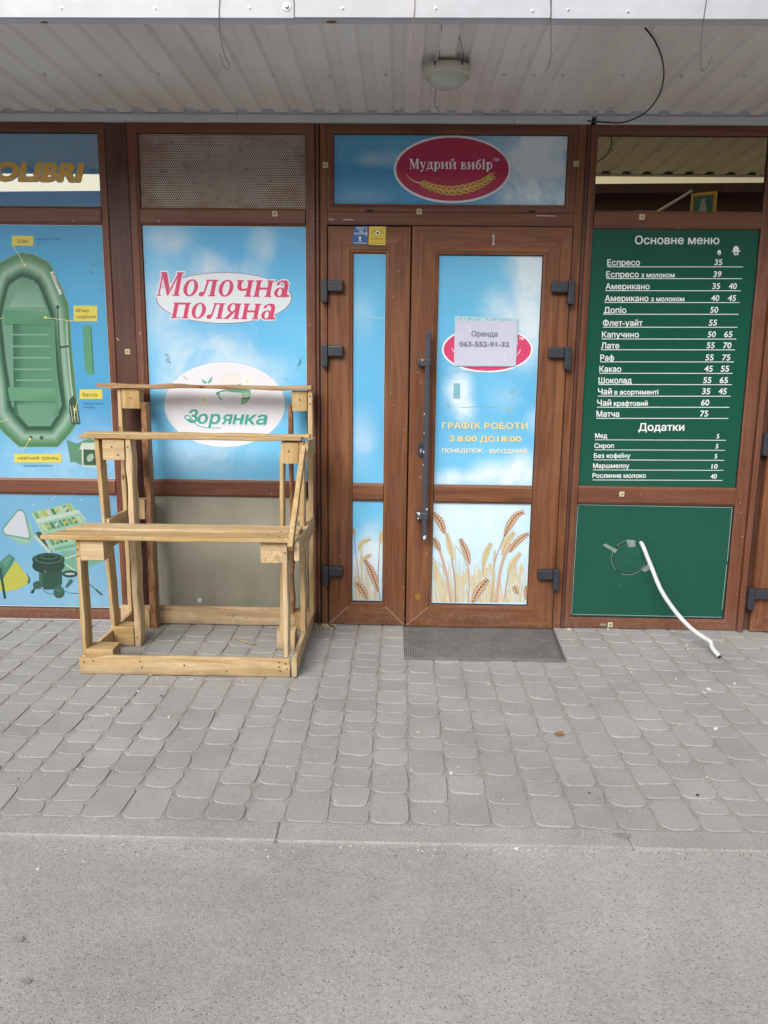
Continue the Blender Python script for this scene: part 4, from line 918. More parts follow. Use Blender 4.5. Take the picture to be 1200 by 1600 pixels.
def wheat(A, pts, size, tone, awn=8):
    """grain ear along pixel path (base to tip), size = grain length"""
    sp = spline([Vector(p+(0,)) for p in pts], 10); L_ = [0]
    for a, b in zip(sp, sp[1:]): L_.append(L_[-1]+(b-a).length)
    tot = L_[-1]; step = size*.50; n = int(tot/step); light, dark = tone
    def at_(s):
        for k in range(len(L_)-1):
            if L_[k+1] >= s: f = (s-L_[k])/(L_[k+1]-L_[k] or 1); return sp[k].lerp(sp[k+1], f), (sp[k+1]-sp[k]).normalized()
        return sp[-1], (sp[-1]-sp[-2]).normalized()
    A.line([(p.x, p.y) for p in sp], size*.34, dark)
    for k in range(n+1):
        p, t = at_(k*step); q = math.sin(min(1, (k+1.5)/(n*.5+1))*1.57)*(1 if k < n*.6 else 1-.5*(k-n*.6)/(n*.4+1))
        for s in (-1, 1):
            c = p+Vector((-t.y, t.x, 0))*s*size*.33*q; ang = math.degrees(math.atan2(t.y, t.x))+s*32
            A.ell(c.x, c.y, size*.52*q, size*.23*q, dark, ang, 12); A.ell(c.x+t.x*.2, c.y+t.y*.2, size*.44*q, size*.16*q, light, ang, 12)
            if awn: A.line([(c.x, c.y), (c.x+(t.x-s*t.y*.28)*awn, c.y+(t.y+s*t.x*.28)*awn)], .35, light, .15)
LT1, LT2, LT3 = ((.62, .44, .28), (.20, .09, .06)), ((.62, .54, .34), (.42, .32, .18)), ((.60, .56, .38), (.52, .46, .30))
STK = (.42, .24, .20)
def reeds(A, x0, x1, yb, h0, h1, n, seed):
    rg = random.Random(seed)
    for k in range(n):
        x = rg.uniform(x0, x1); h = rg.uniform(h0, h1); b = rg.uniform(-8, 8); c = rg.choice([(.55, .50, .32), (.62, .58, .42), (.50, .44, .28), (.60, .50, .40)])
        x2 = min(max(x+b, x0), x1); A.curve([(x, yb), ((x+x2)/2, yb-h*.5), (x2, yb-h)], rg.uniform(.6, 2.2), c, .4, 4)
sg = sign('door_wheat_film', 'printed film of ripe wheat ears on the lower pane of the main door', 'sign', .457, .133, .0075)
backing(sg, 'film', .191, .724, .134, .708, M['sky_doorB'], .0073)
A = Art(.0070, .0000012); YB = 941
reeds(A, 676, 822, YB, 12, 72, 210, 5)
for k in range(22): rg = random.Random(k+40); x = rg.uniform(680, 816); y = rg.uniform(880, 915); wheat(A, [(x, y+18), (x+rg.uniform(-4, 4), y)], 5, LT3, 4)
def stalk(pts, w_=1.3, c=STK): A.curve(pts, w_, c)
stalk([(712, YB), (710, 900), (703, 860), (696, 833)], 2.2); stalk([(705, YB), (698, 900), (690, 870), (686, 857)], 4.5, (.52, .36, .28)); stalk([(775, YB), (782, 890), (790, 865), (800, 850)], 5, (.52, .36, .28)); stalk([(767, YB), (773, 880), (783, 850), (788, 838)], 1.6); stalk([(732.5, YB), (733, 905), (731, 882)]); stalk([(754, 895), (755, 886)]); stalk([(788, YB-5), (792, 910), (794, 897)]); stalk([(711, 852), (722, 866), (730, 885)], 1.4, (.5, .34, .26))
stalk([(714, YB), (712, 890), (711, 855)], 1.6, (.56, .50, .34)); stalk([(770, YB), (771, 890), (773, 860)], 3, (.52, .42, .28))
wheat(A, [(708, 875), (703, 855), (698, 833)], 7.5, LT2, 5)
wheat(A, [(694, 832), (688, 816), (680, 806), (677, 801)], 9.5, LT1, 6); wheat(A, [(686, 858), (680, 846), (677, 841)], 8, LT1, 5); wheat(A, [(733, 880), (728, 862), (719, 842)], 8.5, LT1, 9)
wheat(A, [(754, 886), (759, 866), (767, 849)], 7.5, LT2, 9); wheat(A, [(788, 838), (795, 822), (806, 806), (818, 800)], 9, LT1, 9); wheat(A, [(785, 866), (791, 848), (803, 832)], 8.5, LT2, 8); wheat(A, [(797, 862), (806, 848), (818, 838), (826, 834)], 8, LT1, 5); wheat(A, [(793, 898), (801, 880), (813, 864)], 7.5, LT2, 8)
wheat(A, [(739, 940), (748, 922), (762, 905)], 10, LT1, 8); wheat(A, [(678, 905), (681, 890), (677, 878)], 6, LT2, 5); wheat(A, [(808, 926), (803, 916)], 7, LT1, 4); wheat(A, [(822, 935), (822, 915)], 7, LT1, 3); stalk([(676, 872), (690, 885), (698, 905), (706, 930)], 1.3, (.5, .38, .3))
A.build('wheat_picture', sg)
sg = sign('sidelight_sky_film', 'tall narrow plain sky blue film in the sidelight pane left of the door', 'sign', -.174, .815, .0075)
backing(sg, 'film', -.256, -.091, .816, 2.019, M['sky_sideA'], .0073)
A = Art(.0070); A.strip([(551.5, 492), (602, 497)], [(551.5, 495), (602, 500)], (.30, .58, .72), (.20, .48, .66), False); A.build('tape_strip', sg)
sg = sign('sidelight_wheat_film', 'small film of wheat ears low in the narrow sidelight pane', 'sign', -.174, .141, .0075)
backing(sg, 'film', -.256, -.091, .142, .712, M['sky_sideB'], .0073)
A = Art(.0070, .0000012); YB = 937; reeds(A, 552.5, 596, YB, 16, 72, 60, 9)
A.curve([(563, 915), (557, 875), (553, 835)], 1.1, (.30, .20, .30)); A.curve([(594, YB), (591, 905), (593, 850)], 1.2, (.30, .20, .30)); A.curve([(565, YB), (565, 870), (564, 845)], 3, (.58, .54, .36))
wheat(A, [(553, 835), (552.6, 826)], 4, LT1, 2); wheat(A, [(594, 850), (595, 838), (596, 830)], 5, LT2, 3); wheat(A, [(560, 860), (566, 848), (579, 843)], 5.5, LT2, 5); wheat(A, [(591, 924), (583, 900), (576, 885), (569, 874)], 9, LT1, 8); wheat(A, [(573, 935), (566, 921), (556, 911)], 9.5, LT1, 6); wheat(A, [(568, 873), (580, 867)], 5, LT2, 4)
A.build('wheat_picture', sg)

# --- menu board
sg = sign('menu_board', 'dark green coffee menu board with white price list', 'sign', 1.4, .817, .018)
backing(sg, 'film', .984, 1.831, .819, 2.155, M['green_film'], .0178)
TX = (.70, .76, .76)
def X3(x): return 880+x/3.75
def Y3(y): return 340+y/3.75
def X4(x): return 880+x/3.6375
def Y4(y): return 600+y/3.6375
A = Art(.0172); A.text('Основне меню', X3(420), X3(915), Y3(155), 13, TX, .016, .03); A.build('heading', sg)
rows_ = [('Еспресо', 258, 450, None, 0, 0, 280, '35', 885, 935, None, 0, 0, 288, 258, 1054), ('Еспресо', 252, 443, 'з молоком', 457, 653, 350, '39', 878, 930, None, 0, 0, 357, 252, 1048),
 ('Американо', 248, 507, None, 0, 0, 420, '35', 872, 922, '40', 968, 1020, 428, 247, 1041), ('Американо', 244, 500, 'з молоком', 514, 710, 490, '40', 865, 917, '45', 962, 1015, 497, 242, 1034),
 ('Допіо', 238, 370, None, 0, 0, 559, '50', 860, 911, None, 0, 0, 566, 237, 1027), ('Флет-уайт', 232, 466, None, 0, 0, 634, '55', 852, 904, None, 0, 0, 642, 232, 1020),
 ('Капучино', 227, 444, None, 0, 0, 702, '50', 846, 897, '65', 941, 994, 711, 226, 1014), ('Лате', 222, 329, None, 0, 0, 767, '55', 839, 890, '70', 935, 988, 774, 221, 1007),
 ('Раф', 217, 298, None, 0, 0, 838, '55', 832, 884, '75', 929, 982, 845, 217, 1000), ('Какао', 212, 340, None, 0, 0, 904, '45', 825, 879, '55', 922, 975, 912, 212, 993),
 ('Шоколад', 207, 402, None, 0, 0, 971, '55', 819, 871, '65', 915, 968, 978, 207, 987), ('Чай', 204, 286, 'в асортименті', 300, 558, 1036, '35', 812, 864, '45', 908, 961, 1046, 203, 980),
 ('Чай', 199, 282, 'крафтовий', 296, 496, 1102, '60', 806, 858, None, 0, 0, 1111, 198, 973), ('Матча', 195, 328, None, 0, 0, 1167, '75', 800, 852, None, 0, 0, 1176, 195, 967)]
for (a, x0, x1, b, x2, x3, yb, p, p0, p1, q, q0, q1, ly, l0, l1) in rows_:
    A = Art(.0172); A.text(a, X3(x0), X3(x1), Y3(yb), 9.3, TX, .018, .0)
    if b: A.text(b, X3(x2), X3(x3), Y3(yb), 7.4, TX, .022, .0)
    A.text(p, X3(p0), X3(p1)-1.2, Y3(yb-2), 9.4, TX, .018, .14)
    if q: A.text(q, X3(q0), X3(q1)-1.2, Y3(yb-2), 9.4, TX, .018, .14)
    A.line([(X3(l0), Y3(ly)), (X3(l1), Y3(ly)+.2)], 1.1, TX); A.build('price_line', sg)
A = Art(.0172); A.text('Додатки', X4(427), X4(688), Y4(265), 11.6, TX, .02, .03); A.build('heading', sg)
for (a, x0, x1, yb, p, p0, p1, yp, ly, l0, l1) in (('Мед', 181, 250, 306, '5', 871, 889, 309, 317, 181, 926), ('Сироп', 177, 288, 363, '5', 865, 884, 366, 374, 178, 920), ('Без кофеїну', 174, 382, 420, '5', 859, 878, 423, 431, 173, 915), ('Маршмелоу', 170, 376, 477, '10', 841, 880, 481, 488, 170, 910), ('Рослинне молоко', 167, 470, 533, '40', 836, 876, 537, 545, 167, 905)):
    A = Art(.0172); A.text(a, X4(x0), X4(x1), Y4(yb), 7.1, TX, .02); A.text(p, X4(p0), X4(p1)-1, Y4(yp), 7.2, TX, .02, .14); A.line([(X4(l0), Y4(ly)), (X4(l1), Y4(ly)+.8)], .9, TX); A.build('price_line', sg)
A = Art(.0168)
for (cx, cy, s) in ((X3(914), Y3(205), .56), (X3(1013), Y3(194), 1.0)):
    A.ell(cx, cy-1.5*s, 4.6*s, 6*s, TX, 0, 24, 180, 360); A.poly([(cx-4.6*s, cy-1.6*s), (cx+4.6*s, cy-1.6*s), (cx+4.4*s, cy+.2*s), (cx-4.4*s, cy+.2*s)], TX)
    A.ell(cx, cy+.8*s, 7*s, 1.3*s, TX, 0, 24); A.poly([(cx-4*s, cy+2.4*s), (cx-.5*s, cy+3.4*s), (cx-1.1*s, cy+8*s), (cx-3.4*s, cy+5.6*s)], TX); A.poly([(cx+4*s, cy+2.4*s), (cx+.5*s, cy+3.4*s), (cx+1.1*s, cy+8*s), (cx+3.4*s, cy+5.6*s)], TX)
A.build('hat_icon', sg)
# green panel under the menu with the cut round hole
sg = sign('green_panel', 'plain dark green panel with a taped round cutout under the menu', 'panel', 1.4, .07, .018)
backing(sg, 'film', .984, 1.831, .073, .708, M['green_film'], .0178)
hc = W(983, 872, .01); 
mb = MB(); n = 48
for rr_, w_, m_ in ((.0885, .004, M['seam']), (.094, .0016, M['white_metal']), (.082, .0012, M['strip_metal'])):
    for k in range(n):
        if rr_ > .09 and (k in range(3, 9) or k in range(30, 33) or k in range(18, 20)): continue
        if rr_ < .085 and (k % 13 in (3, 4)): continue
        a, b = 2*math.pi*k/n, 2*math.pi*(k+1)/n
        mb.quad([(hc.x+rr_*math.cos(a), .0165, hc.z+rr_*math.sin(a)*1.03), (hc.x+rr_*math.cos(b), .0165, hc.z+rr_*math.sin(b)*1.03), (hc.x+(rr_+w_)*math.cos(b), .0165, hc.z+(rr_+w_)*math.sin(b)*1.03), (hc.x+(rr_+w_)*math.cos(a), .0165, hc.z+(rr_+w_)*math.sin(a)*1.03)], m_)
mb.build('cut_edge', sg, recalc=False)
M['hole_disc'] = plain('dark_green_patch', (.010, .085, .056), .35, var=.2, scale=12)
mb = MB(); mb.prism([(hc.x+.088*math.cos(k*.1309), hc.z+.090*math.sin(k*.1309)) for k in range(48)], .0145, .017, M['hole_disc']); mb.build('patch', sg)
M['tape'] = plain('clear_dirty_tape', (.20, .27, .24), .12, var=.3, scale=30)
for q in ([(979, 843), (992, 844), (993, 854), (981, 855)], [(1002, 891), (1016, 876), (1020, 887), (1008, 894)], [(942, 852), (946, 849), (965, 859), (961, 864)]):
    mb = MB(); ps = [W(a, b, .012) for a, b in q]; mb.prism([(p.x, p.z) for p in ps], .0105, .0135, M['tape']); mb.build('tape', sg)
mb = MB(); ZZ = .0172
for a, b in (((.984, .708), (1.831, .704)), ((.985, .078), (1.828, .075)), ((.9845, .08), (.9855, .70)), ((1.8300, .40), (1.829, .70)), ((1.826, .12), (1.829, .38))):
    d = Vector((b[0]-a[0], 0, b[1]-a[1])); nn = Vector((-d.z, 0, d.x)).normalized()*.0009; A_, B_ = Vector((a[0], ZZ, a[1])), Vector((b[0], ZZ, b[1])); mb.quad([A_-nn, B_-nn, B_+nn, A_+nn], M['strip_metal'])
mb.build('film_edge', sg, recalc=False)

rg = random.Random(77); A = Art(-.0150)
for k in range(46):
    px, py = rg.choice([(rg.uniform(604, 632), rg.uniform(390, 960)), (rg.uniform(516, 548), rg.uniform(390, 960)), (rg.uniform(842, 872), rg.uniform(390, 960)), (rg.uniform(648, 672), rg.uniform(560, 960)), (rg.uniform(560, 860), rg.uniform(948, 972))])
    a = rg.uniform(-2, 2); A.line([(px, py), (px+a*.4, py+rg.uniform(.8, 4))], rg.uniform(.35, .8), rg.choice([(.40, .31, .25), (.50, .42, .36), (.10, .05, .03)]))
o = A.build('scratches', dR); o['kind'] = 'stuff'
A = Art(-.0006)
for l in ([(908, 352), (909, 352)], [(957, 197), (959, 197)], [(1058, 357), (1060, 357)], [(182, 528), (186, 532)], [(218, 519), (219, 523)], [(113, 345), (115, 345)], [(247, 346), (249, 345)], [(446, 350), (447, 350)], [(536, 343), (552, 343.5)], [(838, 337), (868, 337.5)], [(513, 343), (522, 343)]): A.line(l, 1.1, (.55, .50, .46))
for k in range(60):
    px, py = rg.choice([(rg.uniform(210, 480), rg.uniform(752, 772)), (rg.uniform(905, 1150), rg.uniform(766, 785)), (rg.uniform(480, 498), rg.uniform(340, 960)), (rg.uniform(1150, 1160), rg.uniform(780, 960)), (rg.uniform(900, 1130), rg.uniform(970, 985)), (rg.uniform(0, 180), rg.uniform(950, 966))])
    A.line([(px, py), (px+rg.uniform(-1, 2), py+rg.uniform(.3, 2))], rg.uniform(.4, .9), rg.choice([(.42, .34, .28), (.5, .45, .4), (.07, .04, .03)]))
o = A.build('scratches', wD); o['kind'] = 'stuff'

rg = random.Random(8); A = Art(.0171)
for k in range(40):
    px, py = rg.uniform(900, 1125), rg.triangular(792, 962, 955); A.line([(px, py), (px+rg.uniform(-3, 3), py+rg.uniform(-2, 2))], rg.uniform(.25, .6), rg.choice([(.06, .16, .12), (.12, .22, .18), (.02, .06, .04)]))
o = A.build('scratches', bpy.data.objects['green_panel']); o['kind'] = 'stuff'
# --- rental notice in a plastic sleeve, taped on the door
nt_ = thing('rental_notice', 'white rental notice with phone number in a clear plastic sleeve on the door', 'notice', (.42, -.004, 1.43))
M['paper'] = plain('paper_in_sleeve', (.56, .58, .70), .22, var=.02, scale=4, bump=.0012)
def sheetq(parent, name, q, y, m, wob=.0015):
    mb = MB(); p00, p10, p11, p01 = [W(a, b, y) for a, b in q]; i = mb.mi(m); nx, ny = 10, 8; V = []
    for b in range(ny+1):
        row = []
        for a in range(nx+1):
            u, v = a/nx, b/ny; p = (p00*(1-u)+p10*u)*(1-v)+(p01*(1-u)+p11*u)*v; row.append(mb.bm.verts.new((p.x, y-wob*.5+wob*noise.noise((u*3, v*3, 1.3)), p.z)))
        V.append(row)
    for b in range(ny):
        for a in range(nx): f = mb.bm.faces.new((V[b][a], V[b][a+1], V[b+1][a+1], V[b+1][a])); f.smooth = True; f.material_index = i
    return mb.build(name, parent, recalc=False)
M['sleeve'] = plain('sleeve_edge', (.42, .62, .70), .15, var=.2, scale=60)
sheetq(nt_, 'sleeve', [(709, 572.5), (806, 573), (810.5, 498), (711, 493.5)], .0035, M['sleeve'], .0003)
sheetq(nt_, 'paper', [(709.5, 571.5), (805.5, 572), (808.5, 502), (712, 501)], .0015, M['paper'])
A = Art(-.0003); GRY = (.17, .19, .25); A.text('Оренда', 736.5, 777.5, 525.5, 8.4, GRY, .03, 0, .5); A.text('063-552-91-32', 717.5, 796, 541.5, 8.0, GRY, .035, 0, .5); A.build('lettering', nt_)
A = Art(.0025)
for x in (721, 726, 733.5, 742, 748, 760, 774, 780, 788, 796): A.ell(x, 497.5+(x-711)*.03, 1.2, .8, (.16, .30, .36), n=8)
A.build('punch_hole', nt_)
M['crease_highlight'] = plain('sleeve_highlight', (.80, .82, .88), .3)
A = Art(-.0001)  # highlights on the sleeve's folds, painted in as pale flat strokes
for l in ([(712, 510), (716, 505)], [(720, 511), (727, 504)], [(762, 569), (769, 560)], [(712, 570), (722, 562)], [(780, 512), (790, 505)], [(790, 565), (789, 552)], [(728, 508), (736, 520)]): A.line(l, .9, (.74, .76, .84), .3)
A.build('crease_highlight', nt_)

# --- security stickers
s1 = thing('security_sticker', 'blue security sticker with white capitals above the sidelight', 'sticker', tuple(W(563, 368, -.015)))
A = Art(-.0148); A.poly([(553, 353.5), (575.5, 353.5), (574.5, 382), (551.5, 381), (550.5, 377)], (.035, .12, .32)); A.build('base', s1)
A = Art(-.0150)
for t, a, b, y in (("ОБ'ЄКТ", 557, 570.5, 358.2), ('ПІД', 561, 567, 362.4), ('ОХОРОНОЮ', 553.5, 574.5, 366.4)): A.text(t, a, b, y, 2.9, (.75, .78, .85), .02)
A.line([(572.5, 354), (572.4, 370)], .6, (.7, .75, .82)); A.line([(552.5, 379.3), (573.5, 379.8)], .8, (.6, .65, .75)); A.poly([(560, 370), (565, 370), (563.5, 373.5), (564.5, 377), (561, 377), (561.5, 373.5)], (.7, .66, .62)); A.build('lettering', s1)
s2 = thing('alarm_sticker', 'yellow square sticker with a black eye above the sidelight', 'sticker', tuple(W(590, 368, -.015)))
A = Art(-.0150); A.poly([(577, 354), (602.7, 354), (602, 383), (576, 382)], (.74, .64, .18)); A.poly([(577.6, 354.8), (602, 354.8), (601.4, 382.2), (576.8, 381.4)], (.60, .46, .05)); A.build('base', s2)
A = Art(-.0153); BK = (.08, .06, .02)
A.curve([(580, 364.5), (584, 360.8), (590, 359.5), (596, 361), (600, 365)], .8, BK); A.ell(590, 364, 4.9, 5.2, BK, n=24); A.ell(590, 364, 4.2, 4.5, (.75, .68, .42), n=24); A.ell(590.2, 364.2, 1.9, 2, BK, n=14); A.text('ІНФЕСТ', 580, 599, 374.6, 2.7, BK, .0); A.line([(579, 380), (600, 380.4)], .5, (.3, .2, .05)); A.build('eye_logo', s2)

# --- small square tags on the frames
M['tag'] = plain('cream_tag', (.56, .52, .36), .5, var=.15, scale=80); M['tag_in'] = plain('tag_window', (.30, .25, .10), .4)
for (px, py, txt) in ((199.5, 549.5, 'small square tag on the wide post above the wooden rack'), (429.5, 334, 'small square tag on the rail between perforated panel and dairy sign'), (508.5, 258, 'small square tag on the frame left of the bakery sign'), (655, 330.5, 'cream square tag under the bakery sign above the doors'),
                      (900, 256, 'small square tag on the frame right of the bakery sign'), (1003, 339, 'small square tag on the rail above the menu board'), (971.5, 772, 'small square tag on the rail under the menu board'), (953.5, 976, 'small square tag at the foot of the green panel')):
    y = .0035 if px < 220 else -.0005; c = W(px, py, y); s = .0135; t_ = thing('frame_tag', txt, 'tag', (c.x, y, c.z), 'small square tags on the shopfront frames')
    mb = MB(); mb.box(c.x-s, c.x+s, y-.003, y, c.z-s, c.z+s, M['tag'], .001); mb.build('plate', t_)
    mb = MB(); mb.box(c.x-.007, c.x+.007, y-.0042, y-.003, c.z-.007, c.z+.007, M['tag_in']); mb.build('lens', t_)

# ================================================================== WOODEN RACK
rack = thing('pallet_rack', 'three tier plant rack knocked together from yellow pallet wood', 'rack', (-1, -.42, 0))
def plank(x0, x1, y0, y1, z0, z1, mat_=None, jit=.0012, ends=None, name='board', lean=(0, 0), rnd=None, arc=0):
    dx, dy, dz = x1-x0, y1-y0, z1-z0; ax = max(range(3), key=lambda k: (dx, dy, dz)[k]); mat_ = mat_ or M['wood_'+'xyz'[ax]]
    mb = MB(); i = mb.mi(mat_); n = max(2, int(max(dx, dy, dz)/.07)); lo = (x0, y0, z0); hi = (x1, y1, z1); a, b = [k for k in range(3) if k != ax]
    sd_ = random.random()*100; rings = []; ch = min(.0035, (hi[a]-lo[a])*.2, (hi[b]-lo[b])*.2)
    for k in range(n+1):
        t = k/n; v = lo[ax]+(hi[ax]-lo[ax])*t; ring = []
        A0, A1, B0, B1 = lo[a], hi[a], lo[b], hi[b]
        jj = lambda q: jit*2.2*noise.noise((t*9*max(.3, (hi[ax]-lo[ax])), q*7.3, sd_))
        for q, (pa, pb) in enumerate(((A0+ch, B0), (A1-ch, B0), (A1, B0+ch), (A1, B1-ch), (A1-ch, B1), (A0+ch, B1), (A0, B1-ch), (A0, B0+ch))):
            p = [0, 0, 0]; p[ax] = v + (ends(q, t, pa, pb) if ends and k in (0, n) else 0); p[a] = pa+jj(q//2); p[b] = pb+jj(q//2+5)
            p[a] += arc*math.sin(math.pi*t)
            hz = (p[2]-z0)
            p[0] += lean[0]*hz; p[1] += lean[1]*hz; ring.append(mb.bm.verts.new(p))
        rings.append(ring)
    for r1, r2 in zip(rings, rings[1:]):
        for k in range(8): mb.bm.faces.new((r1[k], r1[(k+1) % 8], r2[(k+1) % 8], r2[k])).material_index = i
    mb.bm.faces.new(rings[0][::-1]).material_index = i; mb.bm.faces.new(rings[-1]).material_index = i
    return mb.build(name, rack)
def rough_edge(o, axis_test, amt):
    for v in o.data.vertices:
        if axis_test(v.co): v.co += Vector((noise.noise(v.co*31), noise.noise(v.co*27+Vector((5, 0, 0))), 0))*amt
# base boards
fb = plank(-1.497, -.503, -.787, -.766, .003, .094)
for v in fb.data.vertices:
    if v.co.z > .06 and v.co.x < -1.36: v.co.z -= .014*min(1, (-1.36-v.co.x)/.05)
plank(-.494, -.471, -.785, -.035, .004, .098); plank(-1.495, -1.474, -.762, -.05, .003, .088, mat_=M['wood_old'] if False else None)
plank(-1.56, -.500, -.056, -.035, .006, .108)
# front tier
plank(-1.491, -1.471, -.763, -.676, .092, .650); b1 = plank(-1.470, -1.362, -.763, -.660, .548, .649, name='block')
plank(-1.472, -1.345, -.762, -.66, .004, .118, name='block')
plank(-.534, -.511, -.763, -.690, .096, .648); plank(-.634, -.535, -.760, -.66, .550, .648, name='block'); plank(-.536, -.5, -.72, -.66, .55, .62, name='block')
plank(-1.640, -.494, -.790, -.674, .650, .671, ends=lambda q, t, a, b: (.045*(b+.79)/.09*0+ .05*((a+.70)/-.09-1)*-1*0 + (.05*(a-(-.79))/.13 if t == 0 else 0)))
plank(-1.585, -.474, -.634, -.500, .652, .673, ends=lambda q, t, a, b: (.06*(a+.632)/.14 if t == 0 else .0))
# middle tier
plank(-1.482, -1.460, -.408, -.325, .06, 1.078, lean=(-.035, 0))
plank(-1.476, -1.368, -.410, -.315, .972, 1.077, name='block'); plank(-1.474, -1.366, -.412, -.315, .003, .104, name='block')
l3 = plank(-1.364, -1.334, -.410, -.330, .002, 1.079, jit=.004)
plank(-1.497, -1.477, -.408, -.33, .55, .62, name='block') if False else None
plank(-.606, -.588, -.408, -.33, .086, 1.018, lean=(.012, 0)); plank(-.589, -.500, -.410, -.318, .968, 1.072, name='block'); plank(-.622, -.528, -.420, -.325, .003, .102, name='block')
plank(-.499, -.475, -.408, -.34, .10, 1.076); 
plank(-1.585, -.487, -.425, -.350, 1.080, 1.098, jit=.002); plank(-1.590, -.455, -.347, -.262, 1.084, 1.103, jit=.0015)
# back tier
plank(-1.492, -1.470, -.128, -.06, .098, 1.316); plank(-1.469, -1.372, -.130, -.062, 1.214, 1.318, name='block'); plank(-1.462, -1.370, -.128, -.062, .62, .726, name='block'); plank(-1.450, -1.372, -.130, -.060, .004, .110, name='block')
def bark_post(x0, x1, z0, z1, y0=-.132, y1=-.07):
    o = plank(x0, x1, y0, y1, z0, z1, jit=.004, mat_=M['wood_grey'])
    o.data.materials.append(M['bark'])
    for p in o.data.polygons:
        if p.normal.y < -.4 or (p.normal.x < -.5): p.material_index = 1
    return o
bark_post(-1.368, -1.336, .004, 1.245); bark_post(-.590, -.572, .10, 1.243)
plank(-.571, -.490, -.130, -.062, 1.212, 1.316, name='block'); plank(-.571, -.480, -.128, -.062, .622, .728, name='block'); plank(-.570, -.482, -.130, -.062, .004, .110, name='block')
plank(-.487, -.462, -.130, -.075, .098, 1.316)
ts = plank(-1.590, -.466, -.150, -.060, 1.322, 1.340, mat_=M['wood_old'], jit=.004)
# side rails running back to the wall, and the slanting brace
plank(-.478, -.458, -.772, -.095, .565, .652, jit=.003); plank(-.470, -.452, -.430, -.09, .985, 1.072, jit=.002)
plank(-1.484, -1.466, -.40, -.135, .60, .672, jit=.002); plank(-1.400, -1.372, -.655, -.50, .58, .648, name='block')
def beam(p0, p1, hx, hy, m):
    mb = MB(); i = mb.mi(m); p0, p1 = Vector(p0), Vector(p1); t = (p1-p0).normalized(); sx = Vector((1, 0, 0)); sx = (sx-t*sx.dot(t)).normalized(); sy = t.cross(sx); R_ = []
    for k in range(8):
        p = p0.lerp(p1, k/7); R_.append([mb.bm.verts.new(p+sx*hx*a+sy*hy*b+Vector((noise.noise((k*.9, a, 2)), noise.noise((k*.7, b, 5)), 0))*.002) for a, b in ((-1, -1), (1, -1), (1, 1), (-1, 1))])
    for a, b in zip(R_, R_[1:]):
        for k in range(4): mb.bm.faces.new((a[k], a[(k+1) % 4], b[(k+1) % 4], b[k])).material_index = i
    mb.bm.faces.new(R_[0]).material_index = i; mb.bm.faces.new(R_[-1]).material_index = i
    return mb.build('brace', rack)
beam((-.492, -.800, .628), (-.470, -.455, 1.05), .011, .024, M['wood_z'])
# nails
mb = MB(); mb.lathe([(0, .0), (.0035, .0), (.004, .0012), (0, .0025)], 0, 0, M['seam'], 8, False); nme = bpy.data.meshes.new('nail'); mb.bm.to_mesh(nme); mb.bm.free(); nme.materials.append(plain('rusty_nail', (.05, .03, .025), .7))
for (x, y, z, rx) in ((-1.43, -.788, .068, 90), (-1.475, -.788, .062, 90), (-1.21, -.788, .07, 90), (-1.20, -.788, .04, 90), (-.553, -.788, .078, 90), (-.522, -.788, .072, 90), (-.515, -.788, .045, 90), (-.548, -.788, .035, 90), (-.552, -.788, .055, 90), (-.55, -.745, .671, 0), (-.60, -.725, .671, 0), (-1.42, -.75, .671, 0), (-1.40, -.65, .673, 0), (-.56, -.64, .673, 0), (-.52, -.645, .673, 0), (-1.482, -.765, .60, 90), (-1.482, -.765, .57, 90), (-.522, -.765, .60, 90), (-1.43, -.4125, 1.04, 90), (-1.40, -.4125, 1.00, 90), (-.55, -.4125, 1.03, 90), (-1.35, -.4125, 1.04, 90), (-1.35, -.4125, .05, 90), (-1.42, -.133, 1.27, 90), (-.53, -.133, 1.27, 90), (-.475, -.133, 1.29, 90), (-.475, -.133, 1.25, 90), (-1.0, -.788, .055, 90), (-.80, -.788, .03, 90), (-.95, -.0575, .06, 90), (-.85, -.0575, .045, 90)):
    o = bpy.data.objects.new('nail', nme); C.objects.link(o); o.parent = rack; o.matrix_parent_inverse = Matrix.Translation(-rack.location); o.location = (x, y, z); o.rotation_euler = (R(rx), 0, 0)
for (x, z, rx) in ((-.455+.006, 1.03, 90),):
    pass
mb = MB(); mb.lathe([(0, .004), (.008, .004), (.012, .0), (.012, -.002)], 0, 0, M['steel'], 8, False)
bo = mb.build('bolt'); bo.parent = rack; bo.matrix_parent_inverse = Matrix.Translation(-rack.location); bo.location = tuple(W(364, 961, -.058)); bo.rotation_euler = (R(90), 0, 0)

# bullet-like dents of the grey board (in window B)
for (px, py, s) in ((264, 902, .008), (282, 913, .010), (337, 917, .009), (318, 901, .008), (312, 938, .010), (305, 947, .006), (339, 949, .008)):
    c = W(px, py, .018); mb = MB(); mb.lathe([(s*1.5, 0), (s, .0025), (s*.55, .001), (0, .0004)], 0, 0, M['grey_board'] if px != 312 else M['chip'], 10, True)
    o = mb.build('dent', wB); o.location = (c.x, .0182, c.z); o.rotation_euler = (R(90), 0, 0); o.matrix_parent_inverse = Matrix()
